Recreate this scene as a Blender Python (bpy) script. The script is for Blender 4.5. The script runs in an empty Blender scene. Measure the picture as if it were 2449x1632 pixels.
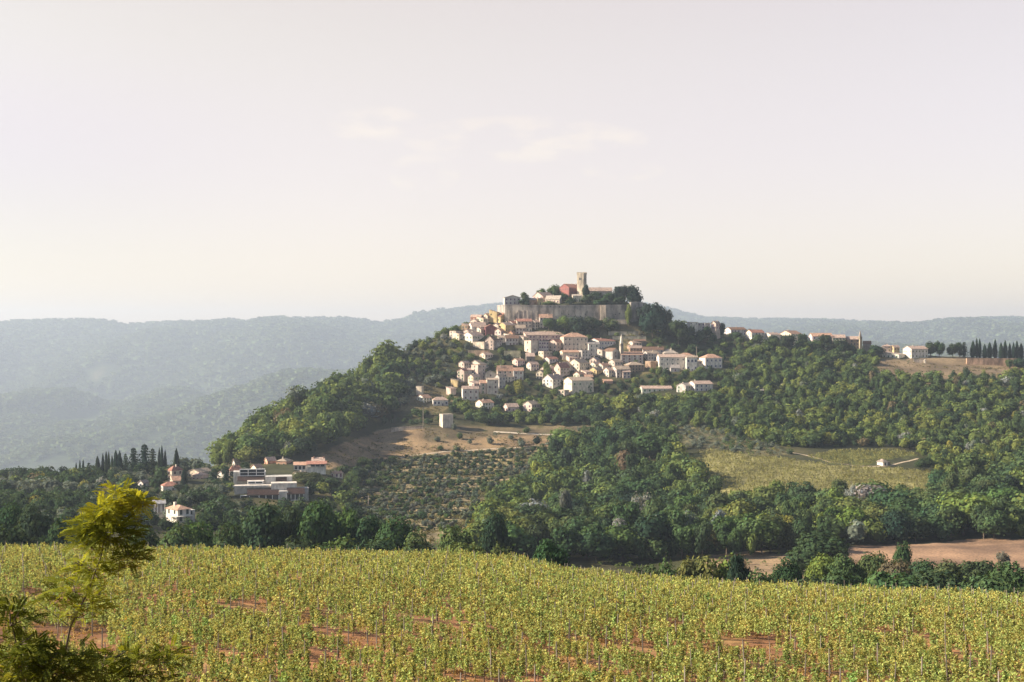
import bpy, math, random
import numpy as np
from mathutils import Vector

# ------------------------------------------------------------------ camera, light, sky
C = bpy.context.scene
R = math.radians
cd = bpy.data.cameras.new('camera')
cam = bpy.data.objects.new('camera', cd)
C.collection.objects.link(cam)
cam.location = (0, 0, 0)
cam.rotation_euler = (R(90), 0, 0)
cd.lens = 50; cd.sensor_width = 36; cd.clip_start = 0.5; cd.clip_end = 30000
C.camera = cam
C.view_settings.view_transform = 'Standard'
C.view_settings.look = 'None'
C.view_settings.exposure = 1.40
C.view_settings.gamma = 1
C.cycles.max_bounces = 6
C.cycles.diffuse_bounces = 3
C.cycles.transmission_bounces = 4
C.cycles.use_denoising = True
C.cycles.use_adaptive_sampling = False
C.cycles.sample_clamp_indirect = 4

SUN_EL, SUN_AZ = 26, -93          # degrees; azimuth from +Y, negative to the left
world = bpy.data.worlds.new("World"); C.world = world; world.use_nodes = True
wt = world.node_tree; wn = wt.nodes; wl = wt.links
bg = wn['Background']
sky = wn.new('ShaderNodeTexSky'); sky.sky_type = 'NISHITA'; sky.sun_disc = False
sky.sun_elevation = R(SUN_EL); sky.sun_rotation = R(SUN_AZ); sky.dust_density = 0.4; sky.air_density = 1.0
wl.new(sky.outputs[0], bg.inputs[0]); bg.inputs[1].default_value = 0.05


def wmath(op, a, b=None, clamp=False):
    n = wn.new('ShaderNodeMath'); n.operation = op; n.use_clamp = clamp
    for i, q in enumerate((a, b)):
        if q is None: continue
        if isinstance(q, (int, float)): n.inputs[i].default_value = q
        else: wl.new(q, n.inputs[i])
    return n.outputs[0]


def wramp(x, a, b, c0, c1):
    n = wn.new('ShaderNodeMapRange'); n.interpolation_type = 'SMOOTHSTEP'
    wl.new(x, n.inputs[0])
    n.inputs[1].default_value = a; n.inputs[2].default_value = b
    n.inputs[3].default_value = c0; n.inputs[4].default_value = c1
    return n.outputs[0]


tc = wn.new('ShaderNodeTexCoord'); sx = wn.new('ShaderNodeSeparateXYZ'); wl.new(tc.outputs['Generated'], sx.inputs[0])
X, Y_, Z = sx.outputs[0], sx.outputs[1], sx.outputs[2]
fall = wmath('MULTIPLY', wramp(Z, 0.24, 0.50, 1.0, 0.10), wramp(Y_, -0.5, 0.5, 0.45, 1.0))      # milky air veil, dimmed overhead and behind the camera to cut fill light
mx = wn.new('ShaderNodeMix'); mx.data_type = 'RGBA'
wl.new(wramp(X, -0.35, 0.33, 0, 1), mx.inputs[0])
mx.inputs[6].default_value = (0.195, 0.12, 0.045, 1)
mx.inputs[7].default_value = (0.192, 0.118, 0.065, 1)
mz = wn.new('ShaderNodeMix'); mz.data_type = 'RGBA'
wl.new(wramp(Z, 0.06, 0.22, 1, 0), mz.inputs[0]); wl.new(mx.outputs[2], mz.inputs[6]); mz.inputs[7].default_value = (0.192, 0.090, 0.062, 1)
ml = wn.new('ShaderNodeMix'); ml.data_type = 'RGBA'
wl.new(wmath('MULTIPLY', wramp(X, -0.36, -0.1, 1, 0), wramp(Z, 0.06, 0.22, 1, 0)), ml.inputs[0]); wl.new(mz.outputs[2], ml.inputs[6]); ml.inputs[7].default_value = (0.140, 0.048, 0.03, 1)
# faint evening clouds, placed by direction
dx = wmath('DIVIDE', X, wmath('MAXIMUM', Y_, 0.05)); dz = wmath('DIVIDE', Z, wmath('MAXIMUM', Y_, 0.05))
cv = wn.new('ShaderNodeCombineXYZ'); wl.new(wmath('MULTIPLY', dx, 22.0), cv.inputs[0]); wl.new(wmath('MULTIPLY', dz, 60.0), cv.inputs[1])
cn = wn.new('ShaderNodeTexNoise'); cn.inputs['Scale'].default_value = 1.0; cn.inputs['Detail'].default_value = 6; cn.inputs['Roughness'].default_value = 0.55
wl.new(cv.outputs[0], cn.inputs['Vector'])


def blob(cx, cz, wx, wz):
    a = wmath('POWER', wmath('DIVIDE', wmath('SUBTRACT', dx, cx), wx), 2)
    b = wmath('POWER', wmath('DIVIDE', wmath('SUBTRACT', dz, cz), wz), 2)
    return wmath('SUBTRACT', 1.0, wmath('ADD', a, b), True)


bl = blob(-0.095, 0.152, 0.035, 0.014)
for q in [(0.005, 0.142, 0.085, 0.017), (-0.062, 0.118, 0.026, 0.015), (0.062, 0.142, 0.035, 0.010), (0.078, 0.120, 0.03, 0.008)]:
    bl = wmath('MAXIMUM', bl, blob(*q))
dens = wmath('MULTIPLY', wramp(cn.outputs[0], 0.40, 0.66, 0, 1), wmath('POWER', bl, 0.5))
mc = wn.new('ShaderNodeMix'); mc.data_type = 'RGBA'
wl.new(wmath('MULTIPLY', dens, 0.55), mc.inputs[0]); wl.new(ml.outputs[2], mc.inputs[6]); mc.inputs[7].default_value = (0.27, 0.165, 0.07, 1)
bg2 = wn.new('ShaderNodeBackground'); wl.new(mc.outputs[2], bg2.inputs[0])
wl.new(wmath('MULTIPLY', fall, wramp(Z, 0.0, 0.2, 0.8, 1.05)), bg2.inputs[1])
ad = wn.new('ShaderNodeAddShader'); wl.new(bg.outputs[0], ad.inputs[0]); wl.new(bg2.outputs[0], ad.inputs[1])
wl.new(ad.outputs[0], wn['World Output'].inputs[0])

sd = bpy.data.lights.new('sun', 'SUN'); sun = bpy.data.objects.new('sun', sd); C.collection.objects.link(sun)
sd.energy = 5.0; sd.angle = R(0.5); sd.color = (1.0, 0.86, 0.66)
to_sun = Vector((math.sin(R(SUN_AZ)) * math.cos(R(SUN_EL)), math.cos(R(SUN_AZ)) * math.cos(R(SUN_EL)), math.sin(R(SUN_EL))))
sun.rotation_euler = to_sun.to_track_quat('Z', 'Y').to_euler()
sun.location = (-500, 100, 300)

# ------------------------------------------------------------------ helpers
FP, CX, CY = 3401.4, 1224.5, 816.0
rnd = random.Random(11)
npr = np.random.default_rng(7)


def tag(o, label=None, cat=None, group=None, kind=None):
    if label: o['label'] = label
    if cat: o['category'] = cat
    if group: o['group'] = group
    if kind: o['kind'] = kind
    return o


def link(o, parent=None):
    C.collection.objects.link(o)
    if parent is not None: o.parent = parent
    return o


def empty(name, loc, rz=0):
    o = bpy.data.objects.new(name, None); link(o)
    o.empty_display_size = 0.5
    o.location = loc; o.rotation_euler = (0, 0, rz)
    return o


def mesh_np(name, V, F, mat, tint=None, smooth=False):
    V = np.ascontiguousarray(V, dtype=np.float32); F = np.ascontiguousarray(F, dtype=np.int32)
    me = bpy.data.meshes.new(name)
    n, k = F.shape
    me.vertices.add(len(V)); me.vertices.foreach_set('co', V.ravel())
    me.loops.add(n * k); me.loops.foreach_set('vertex_index', F.ravel())
    me.polygons.add(n); me.polygons.foreach_set('loop_start', np.arange(0, n * k, k, dtype=np.int32))
    me.update(calc_edges=True)
    if tint is not None:
        a = me.attributes.new('tint', 'FLOAT_COLOR', 'POINT')
        t = np.ones((len(V), 4), np.float32); t[:, :3] = tint
        a.data.foreach_set('color', t.ravel())
    if smooth: me.polygons.foreach_set('use_smooth', np.ones(n, bool))
    me.materials.append(mat)
    return me


class MB:
    """collects convex pieces in local coordinates, then makes ONE mesh"""
    def __init__(s): s.v = []; s.f = []; s.m = []
    def poly(s, pts, m=0):
        i = len(s.v); s.v += [tuple(p) for p in pts]; s.f.append(tuple(range(i, i + len(pts)))); s.m.append(m)
    def hull(s, bot, top, m=0):
        i = len(s.v); n = len(bot); s.v += [tuple(p) for p in bot] + [tuple(p) for p in top]
        s.f.append(tuple(range(i + n - 1, i - 1, -1))); s.f.append(tuple(range(i + n, i + 2 * n)))
        for k in range(n): s.f.append((i + k, i + (k + 1) % n, i + n + (k + 1) % n, i + n + k))
        s.m += [m] * (n + 2)
    def box(s, a, b, m=0):
        x0, y0, z0 = a; x1, y1, z1 = b
        s.hull([(x0, y0, z0), (x1, y0, z0), (x1, y1, z0), (x0, y1, z0)], [(x0, y0, z1), (x1, y0, z1), (x1, y1, z1), (x0, y1, z1)], m)
    def tube(s, p, q, r0, r1, n=6, m=0):
        p = Vector(p); q = Vector(q); d = (q - p).normalized(); a = d.orthogonal().normalized(); b = d.cross(a)
        c = [(a * math.cos(2 * math.pi * k / n) + b * math.sin(2 * math.pi * k / n)) for k in range(n)]
        s.hull([p + w * r0 for w in c], [q + w * r1 for w in c], m)
    def mesh(s, name, *mats):
        me = bpy.data.meshes.new(name); me.from_pydata(s.v, [], s.f)
        for mt in mats: me.materials.append(mt)
        if any(s.m): me.polygons.foreach_set('material_index', s.m)
        me.update(); return me
    def build(s, name, mats, parent=None, col=None, loc=None):
        o = bpy.data.objects.new(name, s.mesh(name, *(mats if isinstance(mats, (list, tuple)) else [mats])))
        link(o, parent)
        if col: o.color = (*col, 1)
        if loc: o.location = loc
        return o


def vn(x, y, seed=0):
    """value noise 0..1, vectorised"""
    x = np.asarray(x, float); y = np.asarray(y, float)
    xi = np.floor(x).astype(np.int64); yi = np.floor(y).astype(np.int64); fx = x - xi; fy = y - yi
    fx = fx * fx * (3 - 2 * fx); fy = fy * fy * (3 - 2 * fy)
    def h(a, b):
        n = (a * 374761393 + b * 668265263 + seed * 982451653) & 0xffffffff
        n = ((n ^ (n >> 13)) * 1274126177) & 0xffffffff
        return ((n ^ (n >> 16)) & 0xffff) / 65535.0
    return (h(xi, yi) * (1 - fx) + h(xi + 1, yi) * fx) * (1 - fy) + (h(xi, yi + 1) * (1 - fx) + h(xi + 1, yi + 1) * fx) * fy


def fbm(x, y, o=4, seed=0):
    s = 0; a = 0.5; t = 0
    for k in range(o):
        s = s + a * vn(x * 2 ** k, y * 2 ** k, seed + k * 17); t += a; a *= 0.5
    return s / t


# ------------------------------------------------------------------ terrain height
COLS = {
    -400: [(350, -64), (500, -79), (640, 1248), (800, 1195), (950, 1168), (1100, 1155), (1300, -140), (1900, -205)],
    0: [(350, -64), (500, -79), (640, 1245), (800, 1192), (950, 1163), (1080, 1150), (1300, -140), (1900, -205)],
    250: [(350, -64), (500, -80), (640, 1250), (800, 1190), (900, 1160), (1000, 1142), (1080, 1138), (1300, -140), (1900, -205)],
    420: [(350, -64), (500, -80), (680, 1251), (760, 1200), (830, 1178), (900, 1150), (960, 1135), (1040, 1128), (1220, -130), (1900, -205)],
    500: [(350, -64), (500, -80), (680, 1246), (780, 1205), (860, 1165), (930, 1135), (1020, 1118), (1200, -130), (1900, -205)],
    600: [(350, -64), (500, -81), (700, 1250), (760, 1215), (800, 1203), (820, 1178), (850, 1163), (900, 1132), (960, 1112), (1080, 1050), (1180, -80), (1400, -150), (1900, -205)],
    700: [(350, -64), (500, -82), (700, 1255), (780, 1215), (815, 1203), (850, 1165), (900, 1130), (960, 1105), (1040, 1055), (1120, 1000), (1160, 978), (1260, -80), (1500, -150), (1900, -205)],
    800: [(350, -64), (500, -83), (700, 1260), (800, 1220), (880, 1170), (950, 1125), (1030, 1070), (1100, 1020), (1180, 955), (1230, 928), (1330, -65), (1550, -140), (1900, -200)],
    900: [(350, -65), (500, -84), (700, 1265), (800, 1228), (900, 1180), (1000, 1130), (1070, 1080), (1120, 1050), (1180, 1000), (1250, 935), (1310, 882), (1345, 872), (1450, -60), (1650, -130), (1900, -195)],
    1000: [(350, -65), (500, -84), (700, 1268), (800, 1232), (900, 1183), (1000, 1130), (1080, 1080), (1110, 1040), (1140, 1022), (1200, 985), (1250, 935), (1310, 880), (1370, 828), (1405, -6), (1500, -52), (1900, -190)],
    1100: [(350, -65), (500, -84), (700, 1270), (800, 1233), (900, 1183), (1000, 1128), (1080, 1080), (1130, 1035), (1170, 1008), (1230, 965), (1290, 910), (1340, 858), (1380, 812), (1405, 785), (1440, 17), (1550, -25), (1900, -180)],
    1250: [(350, -65), (500, -86), (600, -92), (700, 1275), (800, 1237), (900, 1183), (1000, 1125), (1080, 1075), (1140, 1035), (1190, 1000), (1240, 970), (1290, 925), (1335, 875), (1375, 820), (1400, 785), (1413, 764), (1421, 34), (1460, 40), (1510, 34), (1620, -10), (1900, -150)],
    1400: [(350, -66), (500, -86), (600, -93), (700, 1290), (800, 1240), (900, 1180), (1000, 1115), (1060, 1075), (1130, 1040), (1190, 1000), (1240, 965), (1285, 930), (1325, 890), (1360, 850), (1390, 810), (1411, 768), (1420, 34), (1460, 44), (1520, 32), (1650, -15), (1900, -120)],
    1500: [(350, -66), (500, -86), (600, -93), (700, 1293), (800, 1238), (880, 1178), (970, 1115), (1050, 1070), (1130, 1035), (1190, 1000), (1240, 965), (1285, 930), (1325, 895), (1360, 855), (1390, 810), (1411, 768), (1420, 33), (1460, 41), (1520, 30), (1650, -15), (1900, -110)],
    1560: [(350, -67), (500, -86), (600, -93), (700, 1293), (800, 1235), (880, 1172), (960, 1110), (1040, 1055), (1120, 1010), (1190, 975), (1250, 935), (1300, 905), (1345, 878), (1375, 835), (1405, 795), (1440, 775), (1490, 15), (1600, -10), (1900, -100)],
    1700: [(350, -68), (450, -82), (600, -91), (680, 1295), (780, 1240), (860, 1165), (930, 1115), (1000, 1070), (1080, 1030), (1160, 975), (1250, 925), (1300, 895), (1345, 878), (1400, 835), (1450, 803), (1480, 793), (1530, 4), (1700, -40), (1900, -80)],
    1900: [(350, -68), (450, -81), (600, 1335), (680, 1290), (780, 1235), (850, 1165), (930, 1110), (980, 1085), (1050, 1050), (1140, 990), (1230, 935), (1320, 890), (1400, 850), (1450, 822), (1490, -5), (1700, -50), (1900, -80)],
    2100: [(350, -68), (450, -80), (600, 1340), (680, 1292), (780, 1235), (860, 1165), (930, 1115), (980, 1090), (1050, 1060), (1150, 1000), (1250, 940), (1340, 890), (1400, 862), (1440, 848), (1490, -15), (1700, -55), (1900, -80)],
    2449: [(350, -67), (450, -80), (590, 1350), (660, 1290), (760, 1230), (860, 1165), (960, 1110), (1060, 1050), (1160, 990), (1260, 935), (1350, 890), (1402, 884), (1412, 859), (1440, 858), (1490, -20), (1700, -60), (1900, -80)],
    3000: [(350, -67), (450, -80), (590, 1350), (660, 1290), (760, 1230), (860, 1165), (960, 1110), (1060, 1050), (1160, 990), (1260, 935), (1350, 890), (1402, 884), (1412, 859), (1440, 858), (1490, -20), (1700, -60), (1900, -80)],
}
CU = sorted(COLS)
CP = []
for u in CU:
    p = [(Y, (CY - v) / FP * Y if v > 400 else v) for Y, v in COLS[u]]
    CP.append((np.array([a for a, b in p], float), np.array([b for a, b in p], float)))
RIDGE = [(-1200, 790), (-400, 780), (0, 775), (100, 772), (200, 771), (260, 774), (300, 782), (400, 778), (480, 777), (550, 773), (590, 779), (640, 769), (700, 766), (800, 768), (900, 772), (960, 764), (1000, 752), (1100, 745), (1170, 735), (1250, 728), (1400, 720), (1540, 733), (1600, 743), (1680, 765), (1800, 772), (1950, 772), (2000, 771), (2100, 775), (2200, 781), (2300, 772), (2350, 766), (2449, 763), (3400, 775)]
EDGE = [(-400, 1324), (0, 1322), (300, 1324), (600, 1330), (900, 1336), (1100, 1338), (1250, 1350), (1350, 1376), (1500, 1392), (1700, 1408), (1850, 1416), (2100, 1428), (2300, 1434), (2449, 1448), (3000, 1470)]
EDGEY = [(0, 250), (1100, 250), (1400, 235), (1850, 215), (2449, 200), (3000, 190)]


def pl(t, x): return np.interp(x, [a for a, b in t], [b for a, b in t])


def edge_y(u): return pl(EDGEY, u)


def smooth(t): t = np.clip(t, 0, 1); return t * t * (3 - 2 * t)


def uof(x, Y): return CX + FP * x / np.maximum(Y, 40.0)


def zfun(x, Y, rough=True):
    x = np.asarray(x, float); Y = np.asarray(Y, float)
    x, Y = np.broadcast_arrays(x, Y)
    u = np.clip(uof(x, Y), -1100, 3300)
    zs = np.stack([np.interp(Y, a, b) for a, b in CP])
    k = np.clip(np.searchsorted(CU, u) - 1, 0, len(CU) - 2)
    cu = np.array(CU, float)
    t = np.clip((u - cu[k]) / (cu[k + 1] - cu[k]), 0, 1)
    z0 = np.take_along_axis(zs, k[None], 0)[0]; z1 = np.take_along_axis(zs, (k + 1)[None], 0)[0]
    mid = z0 * (1 - t) + z1 * t
    # vineyard slope in front
    ye = edge_y(u); ze = (CY - pl(EDGE, u)) / FP * ye
    near = np.interp(Y, [-60, 0, 12, 60, 80, 92], [-1.2, -1.8, -4.4, -18.3, -20.9, -22.1])
    tt = np.clip((Y - 92) / (ye - 92), 0, 1)
    fg = np.where(Y < 92, near, -22.1 + (ze + 22.1) * (0.9 * tt + 0.1 * tt ** 2))
    s = np.clip((Y - ye) / (350 - ye), 0, 1)
    drop = ze + (mid - ze) * (1 - (1 - s) ** 2) * 1.0
    z = np.where(Y <= ye, fg, np.where(Y < 350, drop, mid))
    # far valley and hills
    zv = np.interp(u, [-400, 900, 1300, 1700, 2449], [-650, -640, -400, -165, -150])
    yr = np.interp(u, [0, 1000, 1700, 2449], [14000, 14500, 16500, 16500])
    zr = (CY - pl(RIDGE, u)) / FP * yr
    t2 = (Y - 6500) / (yr - 6500)
    far = zv + (zr - zv) * np.clip(t2, 0, 1) ** 1.05
    far = np.where(t2 > 1, zr - (Y - yr) * 0.05, far)
    und = (fbm(x / 1800 + 3.3, Y / 2700, 4, 5) - 0.5) * 900 * np.sin(np.pi * np.clip(t2, 0, 1)) ** 0.8
    und = und + (fbm(x / 700, Y / 2000 + 9, 3, 8) - 0.5) * 380 * np.sin(np.pi * np.clip(t2, 0, 1))
    und = und + (fbm(x / 190, Y / 200, 3, 31) - 0.5) * 14 * np.clip(t2 * 4, 0, 1)
    far = far + und * np.interp(u, [1100, 1700], [1, .35])
    zt_ = np.interp(Y, [1900, 6500], [0, 1]); z = np.where(Y > 1900, z * (1 - zt_) + far * zt_, z)
    if rough:
        a = np.clip((Y - 260) / 200, 0, 1) * (1 - smooth((Y - 1500) / 400))
        z = z + a * (fbm(x / 30, Y / 30, 3, 2) - 0.5) * 3.0
        z = z + (1 - smooth((Y - 200) / 100)) * (fbm(x / 2.2, Y / 2.2, 2, 3) - 0.5) * 0.25
    return z


def zat(x, Y): return float(zfun(np.array([x]), np.array([Y]))[0])


YS = np.arange(270, 1560, 1.5)


def ground(u, v):
    """distance at which the line of sight through a spot of the view first meets the land"""
    x = (u - CX) / FP * YS
    vv = CY - FP * zfun(x, YS) / YS
    vv = np.minimum.accumulate(np.where(YS > 330, vv, 5000))
    i = np.argmax(vv <= v)
    return float(YS[i]) if vv[i] <= v else 1440.0


def inpoly(px, py, poly):
    r = np.zeros(np.shape(px), bool); n = len(poly)
    for i in range(n):
        x1, y1 = poly[i]; x2, y2 = poly[(i + 1) % n]
        c = ((y1 > py) != (y2 > py)) & (px < (x2 - x1) * (py - y1) / ((y2 - y1) or 1e-9) + x1)
        r ^= c
    return r


# ------------------------------------------------------------------ materials
def newmat(name):
    m = bpy.data.materials.new(name); m.use_nodes = True
    nt = m.node_tree; b = nt.nodes['Principled BSDF']; b.inputs['Roughness'].default_value = 0.9
    b.inputs['Specular IOR Level'].default_value = 0.15
    return m, nt, b


def nd(nt, t, **k):
    n = nt.nodes.new(t)
    for a, b in k.items(): setattr(n, a, b)
    return n


def mulcol(nt, a, b, f=1.0, mode='MULTIPLY'):
    n = nd(nt, 'ShaderNodeMix', data_type='RGBA', blend_type=mode); n.inputs[0].default_value = f
    for i, q in ((6, a), (7, b)):
        if isinstance(q, tuple): n.inputs[i].default_value = q
        else: nt.links.new(q, n.inputs[i])
    return n.outputs[2]


def noise_rgb(nt, scale, lo, hi, detail=4, stretch=None, a=0.35, b=0.65):
    tcn = nd(nt, 'ShaderNodeTexCoord'); mp = nd(nt, 'ShaderNodeMapping'); nt.links.new(tcn.outputs['Object'], mp.inputs[0])
    if stretch: mp.inputs['Scale'].default_value = stretch
    n = nd(nt, 'ShaderNodeTexNoise'); n.inputs['Scale'].default_value = scale; n.inputs['Detail'].default_value = detail
    nt.links.new(mp.outputs[0], n.inputs['Vector'])
    r = nd(nt, 'ShaderNodeValToRGB'); nt.links.new(n.outputs[0], r.inputs[0])
    r.color_ramp.elements[0].position = a; r.color_ramp.elements[0].color = (*lo, 1)
    r.color_ramp.elements[1].position = b; r.color_ramp.elements[1].color = (*hi, 1)
    return r.outputs[0], n


def objcol(nt): return nd(nt, 'ShaderNodeObjectInfo').outputs['Color']


def foliage_mat(name, trans=0.3, k=1.0, bl=0.5):
    m, nt, b = newmat(name)
    at = nd(nt, 'ShaderNodeAttribute', attribute_name='tint')
    c = mulcol(nt, at.outputs['Color'], objcol(nt))
    out = nt.nodes['Material Output']
    df = nd(nt, 'ShaderNodeBsdfDiffuse'); tr = nd(nt, 'ShaderNodeBsdfTranslucent'); mixs = nd(nt, 'ShaderNodeMixShader')
    nt.links.new(c, df.inputs[0])
    nt.links.new(mulcol(nt, c, (1.5 * k, 1.35 * k, bl, 1)), tr.inputs[0])
    mixs.inputs[0].default_value = trans
    nt.links.new(df.outputs[0], mixs.inputs[1]); nt.links.new(tr.outputs[0], mixs.inputs[2])
    nt.links.new(mixs.outputs[0], out.inputs[0]); nt.nodes.remove(b)
    return m


M_LEAF = foliage_mat('tree_leaves', 0.2)
M_VINE = foliage_mat('vine_leaves', 0.27, 1.0, 0.85)
M_NEAR = foliage_mat('sapling_leaves', 0.45)

M_GROUND, nt, b = newmat('ground')
at = nd(nt, 'ShaderNodeAttribute', attribute_name='tint')
n1, _ = noise_rgb(nt, 0.035, (0.62, 0.62, 0.62), (1.3, 1.28, 1.2), 8)
n2, nz = noise_rgb(nt, 0.9, (0.7, 0.72, 0.7), (1.25, 1.2, 1.15), 6)
c = mulcol(nt, mulcol(nt, at.outputs['Color'], n1), n2)
nt.links.new(c, b.inputs['Base Color'])
bp = nd(nt, 'ShaderNodeBump'); bp.inputs['Strength'].default_value = 0.6; bp.inputs['Distance'].default_value = 0.25
nt.links.new(nz.outputs[0], bp.inputs['Height']); nt.links.new(bp.outputs[0], b.inputs['Normal'])

M_WALL, nt, b = newmat('plaster_and_stone')
w1, wz = noise_rgb(nt, 0.55, (0.66, 0.64, 0.62), (1.12, 1.1, 1.06), 7, (1, 1, 0.45))
w2, _ = noise_rgb(nt, 3.2, (0.86, 0.85, 0.84), (1.08, 1.07, 1.06), 3, (1, 1, 2.2))
nt.links.new(mulcol(nt, mulcol(nt, objcol(nt), w1), w2), b.inputs['Base Color'])
bp = nd(nt, 'ShaderNodeBump'); bp.inputs['Strength'].default_value = 0.5; bp.inputs['Distance'].default_value = 0.08
nt.links.new(wz.outputs[0], bp.inputs['Height']); nt.links.new(bp.outputs[0], b.inputs['Normal'])

M_ROOF, nt, b = newmat('clay_tiles')
r1, rz_ = noise_rgb(nt, 0.8, (0.62, 0.6, 0.6), (1.2, 1.16, 1.12), 8)
wv = nd(nt, 'ShaderNodeTexWave', bands_direction='X'); wv.inputs['Scale'].default_value = 1.1; wv.inputs['Distortion'].default_value = 0.6
tcn = nd(nt, 'ShaderNodeTexCoord'); nt.links.new(tcn.outputs['Object'], wv.inputs['Vector'])
nt.links.new(mulcol(nt, objcol(nt), r1), b.inputs['Base Color'])
bp = nd(nt, 'ShaderNodeBump'); bp.inputs['Strength'].default_value = 0.6; bp.inputs['Distance'].default_value = 0.12
nt.links.new(wv.outputs[0], bp.inputs['Height']); nt.links.new(bp.outputs[0], b.inputs['Normal'])

M_PANE, nt, b = newmat('dark_glass'); b.inputs['Base Color'].default_value = (0.03, 0.035, 0.045, 1); b.inputs['Roughness'].default_value = 0.25; b.inputs['Specular IOR Level'].default_value = 0.5
M_TRIM, nt, b = newmat('window_trim')
t1, _ = noise_rgb(nt, 2.0, (0.8, 0.8, 0.8), (1.1, 1.1, 1.1)); nt.links.new(mulcol(nt, objcol(nt), t1), b.inputs['Base Color'])
M_BARK, nt, b = newmat('bark')
t1, _ = noise_rgb(nt, 4.0, (0.07, 0.055, 0.04), (0.2, 0.16, 0.12), 5, (1, 1, 0.2)); nt.links.new(t1, b.inputs['Base Color'])
M_STAKE, nt, b = newmat('weathered_wood')
t1, _ = noise_rgb(nt, 6.0, (0.09, 0.075, 0.06), (0.27, 0.235, 0.2), 5, (1, 1, 0.1)); nt.links.new(mulcol(nt, t1, objcol(nt)), b.inputs['Base Color'])
M_ROAD, nt, b = newmat('pale_gravel')
t1, _ = noise_rgb(nt, 0.5, (0.34, 0.31, 0.27), (0.55, 0.5, 0.43), 6); nt.links.new(mulcol(nt, t1, objcol(nt)), b.inputs['Base Color'])
M_RUBBLE, nt, b = newmat('rubble_masonry')
w1, wz = noise_rgb(nt, 0.16, (0.42, 0.41, 0.41), (1.25, 1.2, 1.12), 9, (1.4, 1.4, 0.5))
vz = nd(nt, 'ShaderNodeTexVoronoi'); vz.inputs['Scale'].default_value = 1.1; tcn = nd(nt, 'ShaderNodeTexCoord'); nt.links.new(tcn.outputs['Object'], vz.inputs['Vector'])
vr = nd(nt, 'ShaderNodeMapRange'); nt.links.new(vz.outputs['Distance'], vr.inputs[0]); vr.inputs[3].default_value = 1.15; vr.inputs[4].default_value = 0.72
nt.links.new(mulcol(nt, mulcol(nt, objcol(nt), w1), vr.outputs[0]), b.inputs['Base Color'])
bp = nd(nt, 'ShaderNodeBump'); bp.inputs['Strength'].default_value = 0.7; bp.inputs['Distance'].default_value = 0.3
nt.links.new(wz.outputs[0], bp.inputs['Height']); nt.links.new(bp.outputs[0], b.inputs['Normal'])

# ------------------------------------------------------------------ land
BARE = [(735, 1108), (800, 1068), (860, 1048), (930, 1026), (1010, 1024), (1080, 1040), (1190, 1036), (1330, 1040), (1500, 1036), (1500, 1058), (1330, 1066), (1230, 1075), (1090, 1085), (960, 1094), (880, 1112), (810, 1118), (760, 1125)]
TERR = [(860, 1250), (840, 1150), (900, 1105), (960, 1094), (1090, 1085), (1310, 1072), (1330, 1110), (1290, 1150), (1230, 1180), (1170, 1220), (1130, 1300), (940, 1300)]
YFIELD = [(1640, 1090), (1700, 1075), (1800, 1088), (1900, 1100), (1980, 1112), (2130, 1122), (2260, 1128), (2290, 1215), (1950, 1215), (1690, 1205), (1650, 1130)]
GFIELD = [(1930, 1092), (2000, 1078), (2150, 1076), (2200, 1090), (2130, 1098), (2080, 1112), (1990, 1110)]
SCRUB = [(1610, 1022), (1700, 1024), (1760, 1040), (1850, 1065), (1900, 1090), (1800, 1092), (1700, 1072), (1640, 1060)]
PLOUGH = [(1930, 1320), (2050, 1306), (2200, 1300), (2330, 1290), (2800, 1280), (2800, 1400), (1930, 1400)]
TAN = [(1690, 1330), (1800, 1318), (1900, 1330), (1930, 1400), (1690, 1400)]
RIDGEDRY = [(2100, 862), (2440, 850), (2800, 850), (2800, 925), (2430, 925), (2300, 905), (2180, 908), (2100, 890)]
DRYB = [(930, 900), (1000, 895), (1060, 925), (1110, 960), (1060, 985), (940, 985), (900, 975)]
UPTERR = [(1410, 775), (1530, 780), (1560, 830), (1460, 835)]


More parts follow.
